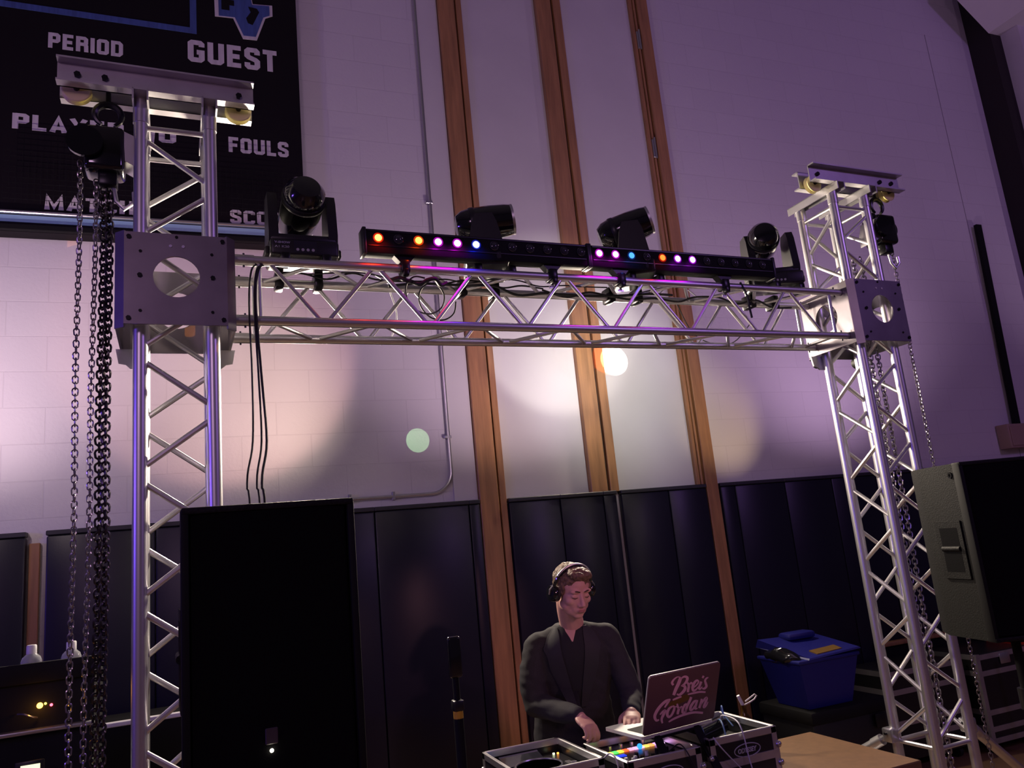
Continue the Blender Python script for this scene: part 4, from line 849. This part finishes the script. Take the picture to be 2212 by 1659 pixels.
outrigger('aluminium outrigger pole slanting right from the right tower foot', (3.55, 3.09, .66), (4.55, 3.50, .05))
# left corner: black rack with bottles
t = thing('equipment_rack', 'tall black equipment rack at the lower left with small orange and red lights', 'rack', (-.9, 3.5, 0))
part(t, 'body', MB().rbox((-1.5, 3.30, .0), (-.365, 3.55, 1.455), .01), 'matte')
part(t, 'top_edge', MB().rbox((-1.51, 3.285, 1.44), (-.355, 3.30, 1.508), .004), 'matte')
part(t, 'lower_lip', MB().rbox((-1.5, 3.27, 1.275), (-.365, 3.31, 1.29), .005), 'steel')
for q, c_, r in (((-.535, 1.362), (1, .42, .05), .010), ((-.518, 1.366), (1, .75, .05), .004), ((-.500, 1.359), (1, .05, .08), .005)):
    part(t, 'indicator', MB().ell((q[0], 3.297, q[1]), r, 12), emis('rack_led_%d' % int(r*1000), c_, 8), 'small lit indicator')
part(t, 'panel_handle', MB().tube(spline([(-.60, 3.29, 1.345), (-.575, 3.26, 1.345), (-.555, 3.26, 1.335), (-.54, 3.285, 1.325)], 5), .003, 6), 'steel')
lamp('rack_glow', 'POINT', (-.535, 3.25, 1.362), .10, (1, .4, .05), shadow_soft_size=.01)
def water_bottle(lab, x, y, z, s):
    t = thing('water_bottle', lab, 'water bottle', (x, y, z), 'w', 'water bottles on the rack')
    part(t, 'bottle_body', MB().lathe([(.001, 0), (.031, .001), (.033, .01), (.033, .055), (.029, .068), (.016, .08), (.013, .084), (.001, .085)], (x, y, z), (0, 0, 1), 24), 'glassb')
    part(t, 'cap', MB().lathe([(.0145, .078), (.0165, .080), (.0165, .106), (.014, .110), (.001, .111)], (x, y, z), (0, 0, 1), 20), 'cap')
water_bottle('short clear water bottle with a white cap on the rack, left one', -.573, 3.345, 1.456, 1)
water_bottle('short clear water bottle with a white cap on the rack, beside the chains', -.450, 3.36, 1.452, 1)
t = thing('counter_table', 'dark draped table with a white edge behind the left tower', 'table', (-.1, 4.3, 0))
part(t, 'top', MB().rbox((-.95, 4.18, 1.118), (.15, 4.205, 1.14), .004, 1), 'white'); part(t, 'drape', MB().box((-.94, 4.19, 0), (.14, 4.59, 1.117)), 'matte')
t = thing('lit_tablet', 'small lit pale screen at the bottom left edge', 'screen', (-.54, 3.2, 1.10))
part(t, 'frame', MB().rbox((-.585, 3.19, 1.05), (-.50, 3.20, 1.205), .004), 'black'); part(t, 'display', MB().box((-.568, 3.187, 1.07), (-.512, 3.19, 1.193)), emis('tablet', (1, .97, .6), 1.2))
t = thing('rack_shelf', 'black shelf at the lower left holding the lit screen', 'shelf', (-.8, 3.22, 0))
part(t, 'shelf_board', MB().rbox((-1.4, 3.14, 1.02), (-.38, 3.268, 1.05), .004), 'matte'); part(t, 'shelf_panel', MB().box((-1.38, 3.16, 0), (-.40, 3.25, 1.02)), 'matte')

# ------------------------------------------------------------------ the performer
def remesh_part(parent, name, mb, mt, vox, smooth=3, label=None, disp=None):
    me = bpy.data.meshes.new('tmp'); me.from_pydata([v-ORG[parent] for v in mb.v], [], mb.f)
    bm = bmesh.new(); bm.from_mesh(me); bmesh.ops.recalc_face_normals(bm, faces=bm.faces); bm.to_mesh(me); bm.free()
    o = bpy.data.objects.new('tmp', me); COL.objects.link(o)
    r = o.modifiers.new('r', 'REMESH'); r.mode = 'VOXEL'; r.voxel_size = vox; r.use_smooth_shade = True
    sm = o.modifiers.new('s', 'SMOOTH'); sm.iterations = smooth; sm.factor = .5
    res = bpy.data.meshes.new_from_object(o.evaluated_get(bpy.context.evaluated_depsgraph_get())); bpy.data.objects.remove(o); bpy.data.meshes.remove(me)
    res.name = name; res.polygons.foreach_set('use_smooth', [True]*len(res.polygons)); res.materials.clear(); res.materials.append(M[mt])
    if disp:
        for v, n in zip(res.vertices, [Vector(v.normal) for v in res.vertices]): v.co += n*disp(Vector(v.co)+ORG[parent])
    q = bpy.data.objects.new(name, res); COL.objects.link(q); q.parent = parent; ORG[q] = ORG[parent]
    if label: q['label'] = label
    return q
def limb(mb, pts, rads, k_=6, n=18):   # tapered limb with rounded ends
    sp = spline(pts, k_); N = len(sp); rr_ = []
    for i in range(N):
        f = i/(N-1)*(len(rads)-1); a = min(int(f), len(rads)-2); rr_.append(rads[a]+(rads[a+1]-rads[a])*(f-a))
    mb.tube(sp, rr_, n); mb.ell(sp[0], rr_[0], 16); mb.ell(sp[-1], rr_[-1], 16); return mb
def sect(mb, rows, n=28, p=2.4):   # torso sections: (centre, half width, half depth, axis angle)
    vs = []
    for c, a, b, an in rows:
        for k_ in range(n):
            t_ = 2*pi*k_/n; cx_ = abs(cos(t_))**(2/p)*(1 if cos(t_) > 0 else -1)*a; cy_ = abs(sin(t_))**(2/p)*(1 if sin(t_) > 0 else -1)*b
            vs.append((c[0]+cx_*cos(an)-cy_*sin(an), c[1]+cx_*sin(an)+cy_*cos(an), c[2]))
    fs = [(i*n+k_, i*n+(k_+1) % n, (i+1)*n+(k_+1) % n, (i+1)*n+k_) for i in range(len(rows)-1) for k_ in range(n)]
    return mb.add(vs, fs+[tuple(range(n-1, -1, -1)), tuple((len(rows)-1)*n+k_ for k_ in range(n))])
DJ = thing('person', 'man in a dark suit jacket and over-ear headphones leaning over the dj gear', 'person', (1.55, 3.45, 0))
HC = Vector((1.512, 3.215, 1.535)); hyaw = radians(4); hp = radians(20)      # head centre, facing -y with a slight turn, looking down
hf = Vector((sin(hyaw)*cos(hp), -cos(hyaw)*cos(hp), -sin(hp))); hr = Vector((-cos(hyaw), -sin(hyaw), 0)); hu = hr.cross(hf)
if hu.z < 0: hu = -hu
HM = Matrix(((hr.x, hf.x, hu.x, HC.x), (hr.y, hf.y, hu.y, HC.y), (hr.z, hf.z, hu.z, HC.z), (0, 0, 0, 1))) @ Matrix.Diagonal((.98, .93, .89, 1))
def H(mb): return mb.xf(HM)
def hp_(x, y, z): return HM @ Vector((x, y, z))
TA = radians(-20)      # chest turn
SH_R, SH_L = Vector((1.395, 3.40, 1.292)), Vector((1.690, 3.30, 1.303))     # his right (image left) and left shoulder
body = MB()
hd_ = MB()
hd_.ell((0, -.015, .032), (.075, .096, .086), 28).ell((0, .026, -.028), (.063, .062, .088), 24).ell((0, .034, -.080), (.053, .050, .040), 20).ell((0, .064, -.101), (.027, .021, .020), 16)
for s_ in (-1, 1):
    hd_.ell((s_*.040, .052, -.028), (.024, .028, .024), 16).ell((s_*.027, .074, .022), (.028, .014, .010), 16).ell((s_*.031, .071, -.002), (.0155, .0125, .0105), 16)
    hd_.ell((s_*.0115, .094, -.044), (.0085, .010, .0075), 12).ell((s_*.079, -.008, -.012), (.010, .018, .030), 16).ell((s_*.045, .02, -.065), (.022, .04, .03), 16)
hd_.tube([(0, .080, .012), (0, .092, -.012), (0, .104, -.034), (0, .108, -.042)], [.0085, .0085, .0105, .0115], 12).ell((0, .103, -.040), (.0125, .011, .010), 14)
hd_.ell((0, .068, -.070), (.036, .023, .026), 18).ell((0, .0935, -.066), (.021, .007, .0045), 14).ell((0, .092, -.0745), (.018, .0075, .005), 14)
body.merge(H(hd_))
nb = Vector((1.545, 3.335, 1.345))
limb(body, [hp_(0, -.035, -.05), hp_(0, -.03, -.10), nb+Vector((0, -.005, .02)), nb+Vector((.005, .02, -.06))], [.054, .052, .056, .07])
sect(body, [((1.55, 3.46, .90), .130, .075, TA), ((1.55, 3.44, 1.02), .145, .095, TA), ((1.55, 3.40, 1.15), .155, .10, TA), ((1.545, 3.37, 1.27), .165, .10, TA), ((1.545, 3.355, 1.34), .11, .075, TA)])
# arms
ELR, WRR = Vector((1.356, 3.365, 1.06)), Vector((1.440, 3.135, 1.035)); ELL, WRL = Vector((1.757, 3.245, 1.06)), Vector((1.668, 3.095, 1.022))
limb(body, [SH_R, (SH_R+ELR)/2+Vector((-.015, .01, 0)), ELR], [.052, .046, .038]); limb(body, [ELR, (ELR+WRR)/2, WRR], [.038, .036, .026])
limb(body, [SH_L, (SH_L+ELL)/2+Vector((.015, .01, 0)), ELL], [.052, .046, .038]); limb(body, [ELL, (ELL+WRL)/2, WRL], [.038, .036, .026])
def hand(mb, w_, f, n_, thumb, curl, ln=1.0):
    f = f.normalized(); n_ = (n_-f*n_.dot(f)).normalized(); sd = f.cross(n_)*thumb
    R3 = Matrix((sd, f, n_)).transposed()
    mb.ell(w_+f*.045, (.038, .052, .0155), 18, R3).ell(w_+f*.068, (.039, .022, .014), 16, R3); limb(mb, [w_-f*.02, w_+f*.02], [.025, .024])
    for i, (o, l) in enumerate(((.029, .066), (.0105, .074), (-.009, .069), (-.027, .055))):
        c = curl+(.10*i if i else -.05); a0 = w_+f*.078+sd*o; p = [a0]; ang = c*.45
        for k_, fr_ in enumerate((.46, .30, .24)):
            d = (f*cos(ang)-n_*sin(ang)).normalized(); p.append(p[-1]+d*l*fr_*ln); ang += c*.75
        limb(mb, p, [.0088, .0082, .0076, .0062], 3, 10)
    limb(mb, [w_+f*.018+sd*.024-n_*.004, w_+f*.045+sd*.044-n_*.012, w_+f*.070+sd*.048-n_*.026, w_+f*.088+sd*.044-n_*.038], [.0125, .011, .0095, .0075], 3, 10)
hand(body, WRR, Vector((.16, -.80, -.42)), Vector((.15, -.35, .85)), -1, 1.05)
hand(body, WRL, Vector((-.45, -.80, -.16)), Vector((.05, -.1, 1)), 1, .55)
for sx, hx, kx, fx_ in ((-1, 1.47, 1.46, 1.45), (1, 1.63, 1.65, 1.66)):   # legs
    limb(body, [(hx, 3.44, .90), (kx, 3.43, .50), (fx_, 3.47, .10)], [.070, .050, .038], 8); limb(body, [(fx_, 3.48, .06), (fx_, 3.36, .035)], [.038, .03])
remesh_part(DJ, 'body', body, 'skin', .0038, 2)
lp = H(MB().ell((0, .0965, -.0662), (.019, .0052, .0034), 14).ell((0, .0955, -.0735), (.0165, .0055, .0040), 14)); part(DJ, 'lips', lp, 'lip')
for s_ in (-1, 1):
    part(DJ, 'eyebrow', H(MB().tube([(s_*.012, .0895, .0225), (s_*.027, .0885, .0275), (s_*.043, .0775, .024)], [.0030, .0034, .0016], 8)), 'brow')
    part(DJ, 'eyelashes', H(MB().tube([(s_*.018, .0835, -.0065), (s_*.031, .0850, -.0095), (s_*.044, .0765, -.0065)], [.0013, .0020, .0012], 6)), 'brow')
hair = MB(); hair.ell((0, -.022, .052), (.0805, .096, .074), 28).ell((0, .036, .098), (.056, .046, .030), 20).ell((.012, .060, .098), (.042, .030, .022), 18).ell((-.03, .048, .092), (.034, .034, .026), 18).ell((0, -.06, .01), (.066, .056, .062), 20)
for s_ in (-1, 1): hair.ell((s_*.064, -.012, .025), (.0185, .052, .046), 16).ell((s_*.067, .022, .010), (.010, .012, .030), 12)
def hdisp(p):
    return noise.noise(p*38)*.0045+noise.noise(p*95)*.0035+abs(noise.noise(Vector((p.x*60, p.y*25, p.z*60))))*.003
remesh_part(DJ, 'hair', H(hair), 'hair', .0032, 1, 'short dark blond hair swept to the side', hdisp)
# headphones
hpn = thing('headphones', 'black over-ear headphones worn by the performer', 'headphones', tuple(HC))
arc = [(.094*cos(a), -.004+.012*sin(a), .020+.108*sin(a)) for a in [radians(d) for d in range(-4, 185, 6)]]
part(hpn, 'headband', H(MB().tube(arc, .0075, 10)), 'gloss'); part(hpn, 'band_pad', H(MB().tube([(x*.965, y, .020+(z-.020)*.955) for x, y, z in arc[7:-7]], .009, 10)), 'matte')
part(hpn, 'band_shell', H(MB().tube([(x*1.03, y+.001, .020+(z-.020)*1.06) for x, y, z in arc[6:-6]], .006, 10)), 'alu2', 'shiny outer band')
for s_ in (-1, 1):
    part(hpn, 'ear_cup', H(MB().lathe([(.02, .034), (.036, .031), (.041, .020), (.041, .008), (.036, .0)], (s_*.078, -.010, -.012), (s_, 0, .08), 28)), 'gloss')
    part(hpn, 'cushion', H(MB().lathe([(.020, .0), (.038, .002), (.041, .008), (.038, .014), (.02, .014)], (s_*.071, -.010, -.012), (s_, 0, .08), 28)), 'rubber')
    part(hpn, 'yoke', H(MB().tube([(s_*.100, -.004, .03), (s_*.114, -.006, .012), (s_*.114, -.008, -.012)], .0045, 8)), 'steel')
# jacket
jk = MB()
sect(jk, [((1.555, 3.455, .80), .195, .125, TA), ((1.555, 3.445, .92), .185, .12, TA), ((1.553, 3.42, 1.06), .172, .115, TA), ((1.55, 3.39, 1.18), .180, .12, TA), ((1.545, 3.365, 1.27), .176, .114, TA), ((1.545, 3.36, 1.315), .150, .094, TA), ((1.545, 3.352, 1.350), .112, .076, TA), ((1.545, 3.350, 1.385), .072, .062, TA)])
limb(jk, [SH_R+Vector((.03, -.01, -.004)), SH_R, (SH_R+ELR)/2+Vector((-.018, .012, 0)), ELR+Vector((-.006, .01, 0))], [.060, .062, .060, .053], 8)
limb(jk, [ELR+Vector((-.004, .008, 0)), (ELR+WRR)/2+Vector((0, 0, -.004)), WRR-(WRR-ELR).normalized()*.01], [.054, .048, .037], 8)
limb(jk, [SH_L-Vector((.03, -.01, .004)), SH_L, (SH_L+ELL)/2+Vector((.015, .012, 0)), ELL], [.060, .062, .058, .050], 8)
limb(jk, [ELL, (ELL+WRL)/2+Vector((0, 0, -.004)), WRL-(WRL-ELL).normalized()*.012], [.052, .046, .037], 8)
limb(jk, [Vector((1.50, 3.36, 1.335)), SH_R+Vector((.01, 0, .0))], [.052, .058], 8); limb(jk, [Vector((1.595, 3.33, 1.335)), SH_L+Vector((-.01, 0, .0))], [.052, .058], 8)
def jdisp(p):
    return noise.noise(Vector((p.x*9, p.y*9, p.z*14)))*.006+noise.noise(Vector((p.x*26+p.z*18, p.y*20, p.z*30)))*.0035
jo = remesh_part(DJ, 'jacket', jk, 'jacket', .006, 5, 'dark grey suit jacket', jdisp)
from mathutils.bvhtree import BVHTree
jb = BVHTree.FromPolygons([v.co+ORG[DJ] for v in jo.data.vertices], [tuple(p.vertices) for p in jo.data.polygons])
cf = Vector((sin(TA), -cos(TA), 0)); cr_ = Vector((cos(TA), sin(TA), 0)); CX = Vector((1.55, 3.38, 0))
def drape(name, rows, mt, off, th, parent=DJ, label=None):   # rows: [(u_left, u_right, z)] across the chest, projected onto the jacket
    n = 10; top, bot = [], []
    for ul, ur, z in rows:
        for i in range(n+1):
            u = ul+(ur-ul)*i/n; o_ = CX+cr_*u+cf*.5; o_.z = z
            h = jb.ray_cast(o_, -cf)[0]
            if h is None: h = CX+cr_*u+cf*.06; h.z = z
            top.append(h+cf*(off+th)); bot.append(h+cf*(off-.004))
    N = len(top); m_ = MB(); fs = []; R_ = len(rows)
    for r in range(R_-1):
        for i in range(n):
            a = r*(n+1)+i; fs += [(a, a+1, a+n+2, a+n+1), (N+a, N+a+1, N+a+n+2, N+a+n+1)]
    for r in range(R_-1):
        for i in (0, n): a = r*(n+1)+i; fs.append((a, a+n+1, N+a+n+1, N+a))
    for i in range(n):
        for r in (0, R_-1): a = r*(n+1)+i; fs.append((a, a+1, N+a+1, N+a))
    return part(parent, name, m_.add(top+bot, fs), mt, label)
drape('shirt', [(-.055, .050, 1.375), (-.060, .055, 1.34), (-.058, .052, 1.28), (-.045, .045, 1.20), (-.030, .032, 1.10), (-.015, .018, 1.02)], 'shirt', .0, .004, label='black shirt front')
drape('lapel', [(-.075, -.058, 1.372), (-.105, -.055, 1.34), (-.130, -.055, 1.29), (-.115, -.050, 1.25), (-.108, -.040, 1.20), (-.075, -.024, 1.12), (-.035, -.010, 1.03)], 'lapel', .003, .006)
drape('lapel', [(.055, .072, 1.372), (.052, .105, 1.34), (.052, .128, 1.29), (.048, .113, 1.25), (.040, .105, 1.20), (.026, .074, 1.12), (.012, .036, 1.03)], 'lapel', .003, .006)
drape('neckline', [(-.030, .026, 1.378), (-.024, .020, 1.355), (-.010, .010, 1.33), (-.002, .003, 1.312)], 'skin', .002, .004, label='open collar')
colr = MB()
for s_ in (-1, 1):
    pts = [nb+Vector((.058*cos(a)*1.05, .058*sin(a), .012+.016*sin(a))) for a in [radians(d) for d in (range(90, 236, 12) if s_ < 0 else range(90, -56, -12))]]
    colr.tube(pts, [.010]*(len(pts)-1)+[.006], 8)
part(DJ, 'shirt_collar', colr, 'shirt')
tro = MB(); sect(tro, [((1.553, 3.45, .92), .165, .11, TA), ((1.553, 3.45, .80), .175, .12, TA)])
for hx, kx, fx_ in ((1.47, 1.46, 1.45), (1.63, 1.65, 1.66)): limb(tro, [(hx, 3.445, .84), (kx, 3.43, .50), (fx_, 3.47, .12)], [.100, .078, .068], 8)
remesh_part(DJ, 'trousers', tro, 'shirt', .010, 2)
for fx_ in (1.45, 1.66): part(DJ, 'shoe', MB().rbox((fx_-.05, 3.25, 0), (fx_+.05, 3.53, .085), .035, 3), 'gloss')
